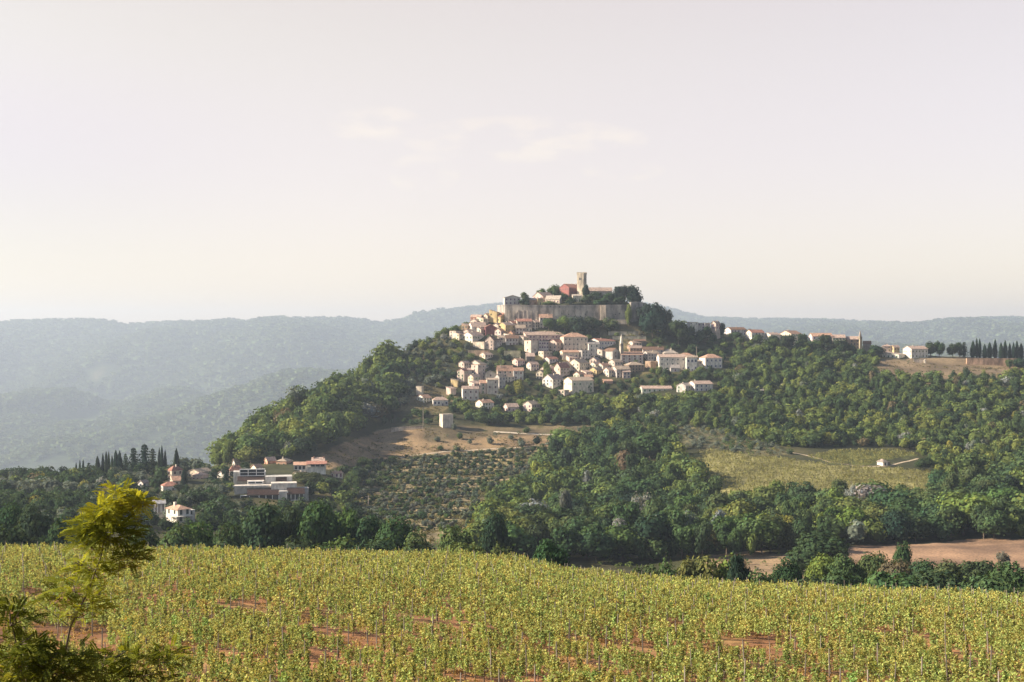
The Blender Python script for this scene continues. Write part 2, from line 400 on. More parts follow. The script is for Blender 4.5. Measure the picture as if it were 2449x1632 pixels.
def ground_tint(x, Y, u, v):
    g = np.zeros(x.shape + (3,))
    g[...] = (0.062, 0.068, 0.032)
    n = fbm(x / 25, Y / 25, 4, 41)[..., None]
    g = g * (0.7 + 0.6 * n) + np.array([0.10, 0.06, 0.03]) * np.clip(n - 0.5, 0, 1) * 2
    mid = (Y > 270) & (Y < 1650)
    def setp(poly, col, var=0.3):
        m = mid & inpoly(u + (vn(x / 6, Y / 6, 3) - .5) * 12, v + (vn(x / 6, Y / 6, 4) - .5) * 5, poly)
        c = np.array(col) * (1 - var + 2 * var * fbm(x / 9, Y / 14, 3, 77)[..., None])
        g[m] = c[m]
        return m
    setp(BARE, (0.33, 0.235, 0.145))
    setp([(1010, 1022), (1520, 1018), (1520, 1040), (1190, 1040), (1100, 1050), (1020, 1060)], (0.2, 0.16, 0.10))  # tan bank below the town, its shadow painted into the ground colour
    setp(DRYB, (0.24, 0.20, 0.11))
    m = setp(TERR, (0.28, 0.24, 0.135))
    st = (np.sin((Y + 5 * np.sin(x / 60)) / 11.5 * 2 * np.pi) > 0.6)
    g[m & st] = np.array([0.42, 0.33, 0.22])
    setp(YFIELD, (0.34, 0.32, 0.15), 0.12); setp(GFIELD, (0.13, 0.15, 0.05)); setp(SCRUB, (0.19, 0.175, 0.1))
    m = setp(PLOUGH, (0.36, 0.235, 0.165), 0.10)
    setp(TAN, (0.36, 0.26, 0.17)); setp(RIDGEDRY, (0.25, 0.19, 0.13)); setp(UPTERR, (0.2, 0.17, 0.1))
    ye = edge_y(u)
    f = (Y < ye + 6)
    soil = np.array([0.36, 0.18, 0.095]) * (0.75 + 0.5 * fbm(x / 3, Y / 3, 3, 9)[..., None])
    dry = np.array([0.40, 0.27, 0.12])
    k = smooth((fbm(x / 4.5, Y / 6, 3, 66) - 0.45) / 0.2)[..., None]
    soil = soil * (1 - 0.6 * k) + dry * 0.6 * k
    g[f] = soil[f]
    fl = Y > 1900
    p = fbm(x / 560, Y / 1050, 4, 12)
    fc = np.array([0.055, 0.082, 0.038]) * (0.8 + 0.5 * fbm(x / 110, Y / 180, 3, 14)[..., None])
    pk = smooth((p - 0.80) / 0.06)[..., None]
    fc = fc * (1 - pk) + np.array([0.16, 0.155, 0.09]) * pk
    g[fl] = fc[fl]
    return g * 0.74


def make_land():
    t = np.linspace(-0.78, 0.78, 760)
    ys = [-30.0]
    while ys[-1] < 20500:
        Y = ys[-1]; ys.append(Y + (6 if Y < 84 else 1.1 if Y < 265 else max(2.2, Y * 0.0052) if Y < 1900 else Y * 0.0075))
    ys = np.array(ys)
    T, Yg = np.meshgrid(t, ys); Xg = T * (Yg + 90)
    Zg = zfun(Xg, Yg)
    u = uof(Xg, Yg); v = CY - FP * Zg / np.maximum(Yg, 1)
    V = np.stack([Xg, Yg, Zg], -1).reshape(-1, 3)
    tint = ground_tint(Xg, Yg, u, v).reshape(-1, 3)
    h, w = T.shape
    i = np.arange((h - 1) * w).reshape(h - 1, w)[:, :-1].ravel()
    F = np.stack([i, i + 1, i + w + 1, i + w], -1)
    o = bpy.data.objects.new('ground', mesh_np('ground', V, F, M_GROUND, tint, True)); link(o)
    tag(o, 'rolling land with red vineyard soil, dry slopes and wooded far hills', 'ground', kind='structure')


make_land()


def strip(name, pts, w, label, col=(1, 1, 1), lift=0.12):
    """road draped on the land through spots of the view"""
    P = []
    for u, v in pts:
        Y = ground(u, v); P.append(((u - CX) / FP * Y, Y))
    Q = []
    for (a, b), (c_, d) in zip(P[:-1], P[1:]):
        n = max(2, int(math.hypot(c_ - a, d - b) / 4))
        Q += [(a + (c_ - a) * k / n, b + (d - b) * k / n) for k in range(n)]
    Q.append(P[-1]); Q = np.array(Q)
    for _ in range(6): Q[1:-1] = (Q[:-2] + Q[1:-1] * 2 + Q[2:]) / 4
    D = np.gradient(Q, axis=0); D /= np.linalg.norm(D, axis=1)[:, None]; N = np.stack([-D[:, 1], D[:, 0]], -1)
    L = Q + N * w / 2; Rr = Q - N * w / 2
    def z3(p): return np.column_stack([p, zfun(p[:, 0], p[:, 1]) + lift])
    mid = z3(Q); L3 = z3(L); R3 = z3(Rr)
    L3[:, 2] = np.maximum(L3[:, 2], mid[:, 2] - 0.2); R3[:, 2] = np.maximum(R3[:, 2], mid[:, 2] - 0.2)
    n = len(Q); V = np.concatenate([L3, mid, R3])
    i = np.arange(n - 1)
    F = np.concatenate([np.stack([i, i + n, i + n + 1, i + 1], -1), np.stack([i + n, i + 2 * n, i + 2 * n + 1, i + n + 1], -1)])
    o = bpy.data.objects.new(name, mesh_np(name, V, F, M_ROAD, None, True)); link(o); o.color = (*col, 1)
    tag(o, label, name.replace('_', ' '), kind='structure')


strip('road', [(1790, 938), (1830, 934), (1865, 925), (1905, 914)], 6, 'pale hillside road showing between the trees at the right', (1.15, 1.15, 1.2))
strip('dirt_track', [(930, 1100), (1000, 1088), (1100, 1079), (1200, 1074), (1290, 1066), (1320, 1060)], 3, 'dirt track running above the terraced olive slope', (1.0, 0.9, 0.78))
strip('dirt_road', [(1180, 1034), (1260, 1038), (1340, 1042), (1400, 1048), (1450, 1044), (1500, 1043)], 5, 'pale dirt road below the town beside the dark wood', (1.15, 1.08, 1.0))
strip('farm_track', [(1880, 1080), (1950, 1094), (2000, 1110), (2060, 1117), (2120, 1117), (2160, 1106), (2195, 1098)], 2.2, 'thin farm track looping past the small white hut', (0.95, 0.85, 0.7))

# ------------------------------------------------------------------ buildings
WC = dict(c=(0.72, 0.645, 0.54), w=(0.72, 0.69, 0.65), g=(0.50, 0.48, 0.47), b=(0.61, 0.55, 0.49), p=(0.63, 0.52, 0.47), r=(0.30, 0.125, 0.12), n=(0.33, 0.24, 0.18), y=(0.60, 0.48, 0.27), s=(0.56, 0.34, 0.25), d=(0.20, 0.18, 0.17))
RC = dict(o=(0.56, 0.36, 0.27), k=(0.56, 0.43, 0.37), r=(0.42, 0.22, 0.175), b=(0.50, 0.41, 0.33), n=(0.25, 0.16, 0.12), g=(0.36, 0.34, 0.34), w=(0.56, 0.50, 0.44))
houses = []          # (u0, u1, vtop, vbase, Y) for keeping trees clear
WIN = {}


def win_mesh(w, h):
    k = (round(w, 1), round(h, 1))
    if k not in WIN:
        m = MB(); t = 0.13; d = 0.10
        m.box((-w / 2 - t, -d, h), (w / 2 + t, 0.02, h + t)); m.box((-w / 2 - t * 1.5, -d * 1.6, -t), (w / 2 + t * 1.5, 0.02, 0))
        m.box((-w / 2 - t, -d * .9, 0), (-w / 2, 0.02, h)); m.box((w / 2, -d * .9, 0), (w / 2 + t, 0.02, h))
        m.box((-w / 2, -0.04, 0), (w / 2, 0.018, h), 1)
        m.box((-0.03, -0.06, 0.01), (0.03, 0.0, h - 0.01), 0)
        WIN[k] = m.mesh('window', M_TRIM, M_PANE)
    return WIN[k]


def put_windows(root, p0, dvec, L, z0, z1, cols, rows, r, trim, size=(1.0, 1.45), skip=0.12, door=False):
    """windows along a wall that runs from p0 in direction dvec (outside is to its right)"""
    ang = math.atan2(dvec[1], dvec[0])
    for j in range(rows):
        zz = z0 + (z1 - z0) * (j + 0.5) / rows - size[1] * 0.45
        for i in range(cols):
            if r.random() < skip: continue
            s = L * (i + 0.5) / cols + r.uniform(-.15, .15)
            if door and j == 0 and i == cols // 2:
                m = MB(); m.box((-0.7, -0.14, -0.1), (0.7, 0.02, 2.4), 0); m.box((-0.55, -0.18, -0.1), (0.55, -0.12, 2.25), 1)
                o = m.build('door', [M_TRIM, M_STAKE], root, trim); zz_ = z0 + 0.1
            else:
                o = bpy.data.objects.new('window', win_mesh(*size)); link(o, root); zz_ = zz; o.color = (*trim, 1)
            o.location = (p0[0] + dvec[0] * s, p0[1] + dvec[1] * s, zz_)
            o.rotation_euler = (0, 0, ang)


def roof_mb(kind, x0, x1, y0, y1, ze, H, oh=0.45, th=0.22):
    """roof over the local rectangle; 'g' ridge along x, 'x' ridge along y"""
    m = MB(); a, b, c_, d = x0 - oh, x1 + oh, y0 - oh, y1 + oh; xm = (x0 + x1) / 2; ym = (y0 + y1) / 2
    def slab(q): m.hull([(p[0], p[1], p[2]) for p in q], [(p[0], p[1], p[2] + th) for p in q])
    zl = ze - oh * H / max((y1 - y0) / 2, 1) * 0.8 if kind in 'g' else ze - oh * 0.35
    if kind == 'g':
        slab([(a, c_, zl), (b, c_, zl), (b, ym, ze + H), (a, ym, ze + H)]); slab([(a, ym + .002, ze + H), (b, ym + .002, ze + H), (b, d, zl), (a, d, zl)])
    elif kind == 'x':
        zl = ze - oh * H / max((x1 - x0) / 2, 1) * 0.8
        slab([(a, c_, zl), (xm, c_, ze + H), (xm, d, ze + H), (a, d, zl)]); slab([(xm + .002, c_, ze + H), (b, c_, zl), (b, d, zl), (xm + .002, d, ze + H)])
    elif kind == 'h':
        lx, ly = x1 - x0, y1 - y0
        k = min(lx, ly) / 2
        if lx >= ly: r0, r1 = (x0 + k * .9, ym), (x1 - k * .9, ym)
        else: r0, r1 = (xm, y0 + k * .9), (xm, y1 - k * .9)
        zt = ze + H; v = [(a, c_, zl), (b, c_, zl), (b, d, zl), (a, d, zl), (r0[0], r0[1], zt), (r1[0], r1[1], zt)]
        i = len(m.v); m.v += v
        fs = [(0, 1, 5, 4), (1, 2, 5), (2, 3, 4, 5), (3, 0, 4), (3, 2, 1, 0)] if lx >= ly else [(0, 1, 4), (1, 2, 5, 4), (2, 3, 5), (3, 0, 4, 5), (3, 2, 1, 0)]
        m.f += [tuple(i + q for q in f) for f in fs]; m.m += [0] * 5
    elif kind == 's':
        slab([(a, c_, ze - 0.1), (b, c_, ze - 0.1), (b, d, ze + H), (a, d, ze + H)])
    else:
        m.box((a + oh * .7, c_ + oh * .7, ze), (b - oh * .7, d - oh * .7, ze + 0.3))
    return m


def house(spec):
    u0, us, u1, vr, ve, vb, kind, wc, rc, Y, label = spec[:11]
    opt = spec[11] if len(spec) > 11 else {}
    r = random.Random(int(u0 * 7 + vb * 13 + u1))
    if Y is None: Y = ground(us, vb)
    s = Y / FP
    ws, wf = max(us - u0, 0.5) * s, max(u1 - us, 0.5) * s
    ratio = opt.get('ratio', 1.25)
    a = math.atan2(ratio * ws, wf) if us > u0 + 1 else R(7)
    a = min(max(a, R(8)), R(68))
    F, S = wf / math.cos(a), ws / math.sin(a)
    if us <= u0 + 1: S = max(5.0, 0.7 * F)
    S = min(max(S, 3.0), 24); F = min(max(F, 2.5), 45)
    phi = math.atan2(us - CX, FP)
    yaw = a - phi
    x = (us - CX) * s
    zg = zat(x, Y); zb = (CY - vb) * s
    ze = (CY - ve) * s - zg; H = max((ve - vr) * s, 0.35)
    low = min(zg, zb) - zg - opt.get('deep', 3.5)
    ze = max(ze, 2.2)
    root = empty(opt.get('name', 'house'), (x, Y, zg), yaw)
    tag(root, label, opt.get('cat', 'house'), opt.get('group', 'houses of the hilltop town'))
    jit = [r.uniform(0.93, 1.07) for _ in range(3)]
    wcol = tuple(min(q * jit[0] * .93, 0.85) for q in WC[wc]); rcol = tuple(q * jit[1] * .8 for q in RC[rc])
    m = MB()
    # walls as one solid with its gables
    if kind == 'g':
        m.hull([(0, 0, low), (0, S, low), (0, S, ze), (0, S / 2, ze + H - 0.05), (0, 0, ze)][::-1], [(F, 0, low), (F, S, low), (F, S, ze), (F, S / 2, ze + H - 0.05), (F, 0, ze)][::-1])
    elif kind == 'x':
        m.hull([(0, 0, low), (F, 0, low), (F, 0, ze), (F / 2, 0, ze + H - 0.05), (0, 0, ze)], [(0, S, low), (F, S, low), (F, S, ze), (F / 2, S, ze + H - 0.05), (0, S, ze)])
    elif kind == 's':
        m.hull([(0, 0, low), (0, S, low), (0, S, ze + H - 0.15), (0, 0, ze - .1)][::-1], [(F, 0, low), (F, S, low), (F, S, ze + H - 0.15), (F, 0, ze - .1)][::-1])
    else: m.box((0, 0, low), (F, S, ze))
    m.build('wall', opt.get('wmat', M_WALL), root, wcol)
    rf = roof_mb(kind, 0, F, 0, S, ze, H).build('roof', M_ROOF, root, rcol if kind != 'f' else tuple(q * 0.9 for q in RC[rc]))
    nch = opt.get('ch', 1 if (kind in 'gxh' and r.random() < 0.6 and F > 6) else 0)
    for k in range(nch):
        c_ = MB(); cx = F * r.uniform(0.2, 0.8); cy = S * r.uniform(0.35, 0.6); zt = ze + H + r.uniform(0.5, 1.0)
        c_.box((cx - .35, cy - .3, ze + H * .4), (cx + .35, cy + .3, zt)); c_.box((cx - .45, cy - .4, zt), (cx + .45, cy + .4, zt + .15), 0)
        c_.build('chimney', M_WALL, rf, tuple(q * 0.9 for q in WC['c']))
    trim = opt.get('trim', tuple(min(q * r.choice([0.75, 1.15]), .8) for q in WC[wc]))
    hw = ze - max((CY - vb) * s - zg, 0) if vb > ve else ze
    rows = opt.get('rows', max(1, round((ve and (vb - ve)) * s / 3.1))) if ze > 2 else 1
    z0 = (CY - vb) * s - zg
    fc = opt.get('fc', max(1, round(F / 3.4))); sc_ = opt.get('sc', max(1, round(S / 4.2)) if us > u0 + 3 else 0)
    sz = opt.get('size', (1.3, 1.75))
    if (ze - z0) > 2.1 and rows:
        if fc: put_windows(root, (0, 0), (1, 0), F, z0, ze - 0.1, fc, rows, r, trim, sz, opt.get('skip', 0.15), door=r.random() < .5)
        if sc_: put_windows(root, (0, S), (0, -1), S, z0, ze - 0.1, sc_, rows, r, trim, sz, 0.25)
    houses.append((u0 - 1, u1 + 1, min(vr, ve) - 1, vb, Y))
    return root, F, S, ze, H, zg


LOW = dict(group='houses on the low rise at the left'); RID = dict(group='houses along the right ridge')
HS = [
    # inside the wall
    (1206, 1207, 1245, 706.5, 712, 730, 'x', 'g', 'w', 1428, 'pale grey three storey gabled house rising from the left end of the fortress wall', dict(fc=4, rows=2, skip=0)),
    (1274, 1298, 1326, 699, 709, 728, 'g', 'p', 'k', 1446, 'long pinkish house with wide lit tile roof behind the fortress wall', {}),
    (1264, 1265, 1284, 713, 718, 729, 's', 's', 'w', 1437, 'small pink house with white edged roof left of the yellow cottage above the wall', {}),
    (1284, 1286, 1299, 711, 714, 729, 'f', 'y', 'k', 1436, 'narrow yellow cottage with one dark window above the fortress wall', dict(fc=1, rows=1, skip=0)),
    (1304, 1338, 1345, 707, 716, 727, 'x', 'c', 'w', 1436, 'bright cream gabled house above the middle of the fortress wall', dict(ratio=0.7)),
    (1338, 1361, 1395, 679, 688, 710, 'g', 'r', 'r', 1458, 'large dark red house with several chimneys just left of the square bell tower', dict(ch=3, trim=(0.5, 0.3, 0.27))),
    (1369, 1370, 1391, 704, 708, 722, 's', 'c', 'w', 1440, 'small cream house in the trees under the square bell tower', dict(fc=2, rows=1)),
    (1408, 1410, 1464, 688, 696, 714, 'g', 'b', 'k', 1470, 'long church nave with brown tiled roof right of the square bell tower', dict(fc=3, rows=1, cat='church', name='church')),
    # left shoulder of the town
    (1125, 1150, 1155, 753, 758, 776, 'x', 's', 'k', None, 'peach coloured house with rounded pink roof, highest at the left shoulder of the town', {}),
    (1155, 1166, 1178, 750, 756, 776, 'g', 'c', 'k', None, 'cream house between the peach house and the yellow terrace', {}),
    (1170, 1188, 1193, 741, 747, 758, 's', 'y', 'b', None, 'small sunlit yellow house at the foot of the wall corner', {}),
    (1178, 1197, 1217, 749, 757, 774, 'x', 'y', 'r', None, 'cream yellow two window house with red eaves under the wall corner', dict(fc=2, rows=1, skip=0)),
    (1192, 1209, 1231, 771, 778, 802, 'g', 'y', 'k', None, 'tall pale yellow house with pink roof below the red eaved house', {}),
    (1120, 1129, 1164, 771, 782, 800, 'g', 'w', 'k', None, 'white walled house with long pink roof joining the dark red house', dict(fc=2)),
    (1160, 1161, 1186, 776, 783, 804, 'x', 'r', 'r', None, 'dark red gabled house standing among the pale ones', dict(fc=0, trim=(0.3, 0.2, 0.2))),
    (1075, 1090, 1104, 788, 792, 813, 'f', 'b', 'n', None, 'beige roofless house farthest left in the town', dict(skip=.4)),
    (1104, 1118, 1129, 774, 779, 794, 's', 'n', 'k', None, 'brownish stone house left of the white walled house', {}),
    (1105, 1130, 1158, 794, 803, 822, 'g', 'w', 'k', None, 'bright white gabled house with pink roof on the left edge of the town', {}),
    (1131, 1158, 1160, 816, 818, 836, 'f', 'c', 'b', None, 'long plain cream annex with sloping top below the white gabled house', dict(fc=0, sc=0)),
    (1160, 1180, 1190, 803, 814, 838, 'g', 'p', 'n', None, 'pink orange house with brown red roof and two small windows', dict(sc=2)),
    (1236, 1237, 1272, 763, 769, 790, 'g', 'b', 'r', None, 'beige stone house with red roof under the buttressed wall', {}),
    (1289, 1291, 1321, 752, 760, 787, 'g', 'g', 'o', None, 'grey house with light orange roof against the fortress wall', {}),
    (1232, 1234, 1257, 778, 785, 800, 'g', 'g', 'b', None, 'blue grey house with bright beige roof in the upper town', {}),
    (1214, 1226, 1233, 791, 797, 809, 'g', 's', 'o', None, 'little orange house left of the long tiled terrace', {}),
    (1257, 1258, 1272, 780, 784, 794, 'f', 'c', 'k', None, 'small cream house behind the blue grey house', {}),
    # middle of the town
    (1190, 1192, 1208, 803, 808, 822, 'g', 'b', 'b', None, 'beige cottage with single window right of the pink orange house', dict(fc=1)),
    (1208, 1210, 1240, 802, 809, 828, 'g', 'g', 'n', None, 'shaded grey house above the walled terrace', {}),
    (1240, 1258, 1350, 793, 802, 818, 'g', 'p', 'k', None, 'long terrace with continuous pink tiled roof across the middle of the town', dict(ch=3, fc=12)),
    (1254, 1270, 1289, 812, 815, 850, 'f', 'b', 'k', None, 'tall plain grey beige block below the long terrace', dict(fc=1, sc=1, skip=.5)),
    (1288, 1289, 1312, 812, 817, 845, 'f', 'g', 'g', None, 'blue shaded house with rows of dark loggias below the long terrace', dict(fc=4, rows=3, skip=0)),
    (1312, 1331, 1347, 812, 819, 844, 'g', 'p', 'r', None, 'tall pink house with red roof left of the big beige palace', dict(fc=2)),
    (1257, 1259, 1279, 845, 853, 869, 's', 'd', 'k', None, 'dark garage like house with pink lean-to roof', dict(fc=1, rows=1)),
    (1339, 1348, 1406, 796, 806, 842, 'h', 'b', 'o', None, 'big beige palace with orange hipped roof and three rows of windows', dict(fc=6, rows=3, skip=0.1, ch=1)),
    (1408, 1432, 1472, 810, 816, 838, 'g', 'w', 'r', None, 'white house with long red roof and many small windows right of the palace', dict(fc=6, rows=2, sc=0, skip=0)),
    (1407, 1408, 1434, 819, 823, 853, 's', 'w', 'g', None, 'white block with two columns of windows in front of the red roofed house', dict(fc=2, rows=3, skip=0)),
    (1443, 1465, 1480, 833, 840, 866, 'x', 'g', 'n', None, 'pale blank gable with a brown side below the red roofed house', dict(ratio=.8, sc=0, fc=1)),
    (1338, 1346, 1385, 838, 843, 861, 'g', 'c', 'o', None, 'low cream house with thin orange roof below the palace', dict(fc=3, rows=1)),
    (1358, 1386, 1409, 859, 869, 893, 'g', 'c', 'b', None, 'large cream house with wide beige roof in the middle of the lower town', {}),
    (1410, 1426, 1436, 855, 861, 875, 'g', 'p', 'g', None, 'small pink house with grey roof right of the wide beige roof', {}),
    (1325, 1340, 1362, 868, 880, 904, 'g', 'p', 'r', None, 'pinkish house with dark red roof left of the large cream house', {}),
    (1339, 1352, 1372, 866, 874, 892, 'g', 'b', 'b', None, 'beige roofed house tucked behind the dark red roof', {}),
    (1408, 1427, 1442, 879, 886, 900, 'g', 'y', 'b', None, 'yellow lit house with beige roof behind bushes', {}),
    (1443, 1456, 1474, 880, 886, 903, 'g', 'c', 'k', None, 'cream house with pinkish roof left of the shaded pair', {}),
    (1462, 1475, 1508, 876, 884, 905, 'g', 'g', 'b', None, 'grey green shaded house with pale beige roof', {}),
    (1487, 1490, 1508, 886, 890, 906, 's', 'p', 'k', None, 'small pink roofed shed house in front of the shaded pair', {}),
    (1491, 1504, 1541, 866, 873, 894, 'h', 'n', 'b', None, 'brown stone house with beige hipped roof and lit left end', dict(fc=5)),
    (1497, 1507, 1537, 826, 833, 845, 'g', 'n', 'k', None, 'brown stone house with pink roof right of the thin bell tower', {}),
    (1481, 1486, 1538, 842, 849, 869, 'g', 'g', 'o', None, 'long grey house with orange roof strip below the thin bell tower', dict(fc=4)),
    (1536, 1538, 1587, 830, 837, 851, 'g', 'g', 'n', None, 'low purple roofed house between the bell tower and the big white terrace', {}),
    (1515, 1517, 1545, 812, 816, 828, 's', 'd', 'n', None, 'dark shed with pale edged roof under the garden terraces', dict(fc=0)),
    (1576, 1588, 1622, 835, 845, 858, 'h', 'c', 'w', None, 'pale hipped roof house standing behind the big white terrace', {}),
    (1570, 1577, 1640, 848, 855, 887, 'g', 'w', 'k', None, 'big white terrace house with shaded front at the right end of the town', dict(fc=5, rows=3)),
    (1641, 1642, 1668, 851, 855, 889, 'g', 'w', 'b', None, 'white house with arched portico next to the big white terrace', dict(fc=3, rows=2, skip=0, size=(1.6, 2.2))),
    (1622, 1626, 1658, 844, 850, 858, 'h', 'p', 'o', None, 'bright orange roof standing over the white portico', dict(fc=2)),
    (1602, 1604, 1626, 873, 881, 891, 's', 'g', 'g', None, 'small lean-to with white edged roof before the big white terrace', dict(fc=1)),
    (1672, 1687, 1727, 847, 856, 883, 'h', 'w', 'o', None, 'white villa with orange hipped roof, last at the right end of the town', dict(fc=4, rows=2, skip=0)),
    (1670, 1671, 1686, 862, 864, 880, 's', 'w', 'w', None, 'low white wing of the last villa at the right end of the town', {}),
    # lower cluster left
    (1121, 1150, 1179, 862, 872, 888, 'g', 'b', 'b', None, 'wide beige roofed house crowning the lower left cluster', {}),
    (1127, 1143, 1161, 869, 873, 915, 'f', 'p', 'n', None, 'tall brownish pink tower house in the lower left cluster', dict(fc=2, sc=1)),
    (1093, 1110, 1123, 882, 888, 917, 'g', 'p', 'r', None, 'narrow pink house with red brown roof at the edge of the lower left cluster', {}),
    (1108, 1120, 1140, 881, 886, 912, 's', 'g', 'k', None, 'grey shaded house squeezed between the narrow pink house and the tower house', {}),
    (1188, 1190, 1227, 875, 887, 903, 'g', 'p', 'o', None, 'pinkish house with bright orange red roof in the lower town', dict(fc=3)),
    (1226, 1228, 1252, 880, 887, 909, 'g', 'w', 'o', None, 'white grey house with two dark windows beside the orange red roof', dict(fc=2, rows=2, skip=0)),
    (1158, 1160, 1187, 887, 894, 912, 'x', 'c', 'w', None, 'cream gabled house in the lower left cluster', dict(fc=1)),
    (1163, 1165, 1192, 905, 909, 944, 's', 'b', 'b', None, 'light beige three storey house below the cream gable', dict(fc=2, rows=3)),
    (1146, 1148, 1163, 910, 917, 942, 's', 'p', 'o', None, 'slim pink house with orange roof strip left of the three storey house', dict(fc=1)),
    (1104, 1107, 1145, 924, 931, 959, 'g', 'w', 'k', None, 'white stone house with pale pink roof and scattered small windows', dict(fc=3, rows=2)),
    (1078, 1094, 1097, 907, 910, 927, 's', 'y', 'w', None, 'little sunlit yellow house left of the narrow pink house', {}),
    (995, 1008, 1013, 922, 925, 946, 'f', 'c', 'w', None, 'sunlit roofless cream ruin on the slope left of the town', dict(fc=0, sc=0, rows=0)),
    (996, 1014, 1032, 945, 952, 965, 'g', 'w', 'o', None, 'white cottage with orange roof at the slope foot, left of the arched one', dict(ratio=.9)),
    (1033, 1036, 1072, 950, 957, 972, 'h', 'w', 'k', None, 'low white house with a row of four dark arches', dict(fc=4, rows=1, skip=0, size=(1.5, 2.0))),
    (1051, 1059, 1084, 989, 992, 1024, 'f', 'b', 'w', None, 'plain boxy beige stone barn beside the road below the town', dict(fc=0, sc=0, rows=0)),
    (1137, 1154, 1181, 957, 964, 980, 'g', 'w', 'o', None, 'white cottage with orange roof and two chimneys in the trees', dict(ch=2)),
    (1204, 1214, 1241, 966, 974, 986, 'g', 'p', 'k', None, 'pink roofed cottage, middle one of the three below the town', {}),
    (1250, 1272, 1295, 960, 968, 986, 'g', 'b', 'b', None, 'beige house with wide overhanging roof, right one of the three below the town', {}),
    # lower cluster right
    (1297, 1322, 1348, 896, 908, 930, 'g', 'w', 'k', None, 'white house with bright gable left of the big cream manor', dict(fc=3)),
    (1282, 1298, 1306, 885, 892, 908, 'g', 'c', 'b', None, 'sunlit cream house left above the bright gable', {}),
    (1348, 1368, 1420, 903, 911, 944, 'g', 'c', 'b', None, 'big cream manor with broad beige roof at the bottom of the town', dict(fc=4, rows=2, skip=.1)),
    (1334, 1350, 1362, 932, 934, 950, 'f', 'p', 'w', None, 'small porch house with dark openings at the foot of the manor', dict(fc=1)),
    (1396, 1398, 1418, 897, 902, 911, 'g', 'p', 'o', None, 'orange roof peeping over the manor', dict(fc=0)),
    (1443, 1444, 1465, 910, 914, 918, 's', 's', 'o', None, 'low red roof among the bushes right of the manor', dict(fc=0)),
    (1530, 1536, 1607, 924, 930, 948, 'g', 'w', 'k', None, 'long low white house with pink roof, left of the two under the town', dict(fc=6, rows=2)),
    (1645, 1662, 1705, 912, 919, 937, 'g', 'w', 'k', None, 'white house with pinkish roof, right of the two under the town', dict(fc=4, rows=2)),
    (1618, 1640, 1658, 917, 923, 940, 'g', 'g', 'w', None, 'grey beige barn joined to the right white house under the town', {}),
    # right ridge
    (1643, 1650, 1669, 769, 771, 784, 'f', 'w', 'w', None, 'flat roofed white house, first on the ridge right of the town', RID),
    (1669, 1686, 1698, 771, 773, 787, 'f', 'w', 'w', None, 'sunlit flat roofed white house, second on the ridge', RID),
    (1700, 1712, 1723, 768, 774, 788, 'g', 'p', 'k', None, 'pink gabled house beside the dark tree on the ridge', RID),
    (1733, 1748, 1785, 783, 789, 802, 'g', 'w', 'n', None, 'long purple brown roofed house with white edge on the ridge', RID),
    (1784, 1798, 1828, 789, 796, 808, 'g', 'w', 'r', None, 'white house with red roof on the ridge', RID),
    (1826, 1843, 1866, 796, 801, 811, 'g', 'w', 'k', None, 'small white gabled house with pink roof on the ridge', RID),
    (1864, 1892, 1917, 791, 799, 818, 'g', 'c', 'o', None, 'wide beige house with orange roof and chimneys on the ridge', dict(ch=2, **RID)),
    (1934, 1943, 1991, 797, 805, 826, 'g', 'w', 'o', None, 'long white house with orange roof in the middle of the ridge', dict(fc=5, **RID)),
    (1989, 1990, 2021, 801, 808, 822, 'g', 'b', 'k', None, 'beige house half hidden by trees left of the ridge bell tower', RID),
    (2022, 2026, 2054, 805, 812, 835, 'g', 'n', 'k', None, 'brown stone house touching the ridge bell tower', RID),
    (2064, 2066, 2083, 816, 822, 832, 'g', 'd', 'n', None, 'dark roofed house right of the ridge bell tower', dict(fc=0, **RID)),
    (2109, 2112, 2131, 824, 828, 848, 'h', 'p', 'k', None, 'pink two storey house in the right village', RID),
    (2130, 2138, 2151, 826, 831, 849, 'g', 'y', 'k', None, 'yellow house joined to the pink two storey one', RID),
    (2111, 2150, 2169, 843, 848, 858, 's', 'w', 'w', None, 'low white shed with pale roof in front of the pink two storey house', dict(fc=2, **RID)),
    (2160, 2180, 2218, 828, 835, 858, 'g', 'w', 'k', None, 'large white house with bright gable at the right end of the ridge', dict(fc=5, rows=2, skip=0, **RID)),
    # left low rise
    (400, 411, 438, 1115, 1126, 1160, 'h', 'c', 'r', 880, 'tall square cream house with red hipped roof behind the cypress', LOW),
    (411, 413, 432, 1141, 1151, 1163, 's', 'c', 'o', 862, 'orange sloping roof in front of the tall square house', dict(fc=1, **LOW)),
    (385, 390, 428, 1154, 1163, 1178, 'h', 'w', 'r', 845, 'low white house with red roof under the tall square one', dict(fc=4, rows=1, **LOW)),
    (448, 476, 507, 1126, 1133, 1146, 'g', 'c', 'b', 930, 'long beige roofed cottage left of the flat roofed school', LOW),
    (459, 477, 498, 1138, 1145, 1158, 'h', 'p', 'k', 905, 'pinkish bungalow in front of the beige roofed cottage', LOW),
    (556, 562, 573, 1098, 1107, 1120, 'g', 'w', 'k', 965, 'white cottage with pink roof under the wooded slope', LOW),
    (548, 550, 579, 1114, 1126, 1138, 'h', 'b', 'r', 905, 'red roofed house just behind the flat roofed school', LOW),
    (632, 640, 660, 1101, 1109, 1122, 'g', 's', 'k', 950, 'left one of two peach roofed cottages under the wooded slope', LOW),
    (661, 685, 699, 1106, 1112, 1122, 'h', 's', 'b', 945, 'right one of two peach roofed cottages under the wooded slope', LOW),
    (354, 362, 366, 1132, 1134, 1142, 'f', 'w', 'w', 985, 'tiny white outbuilding by the dark cypresses', dict(fc=0, rows=0, **LOW)),
]
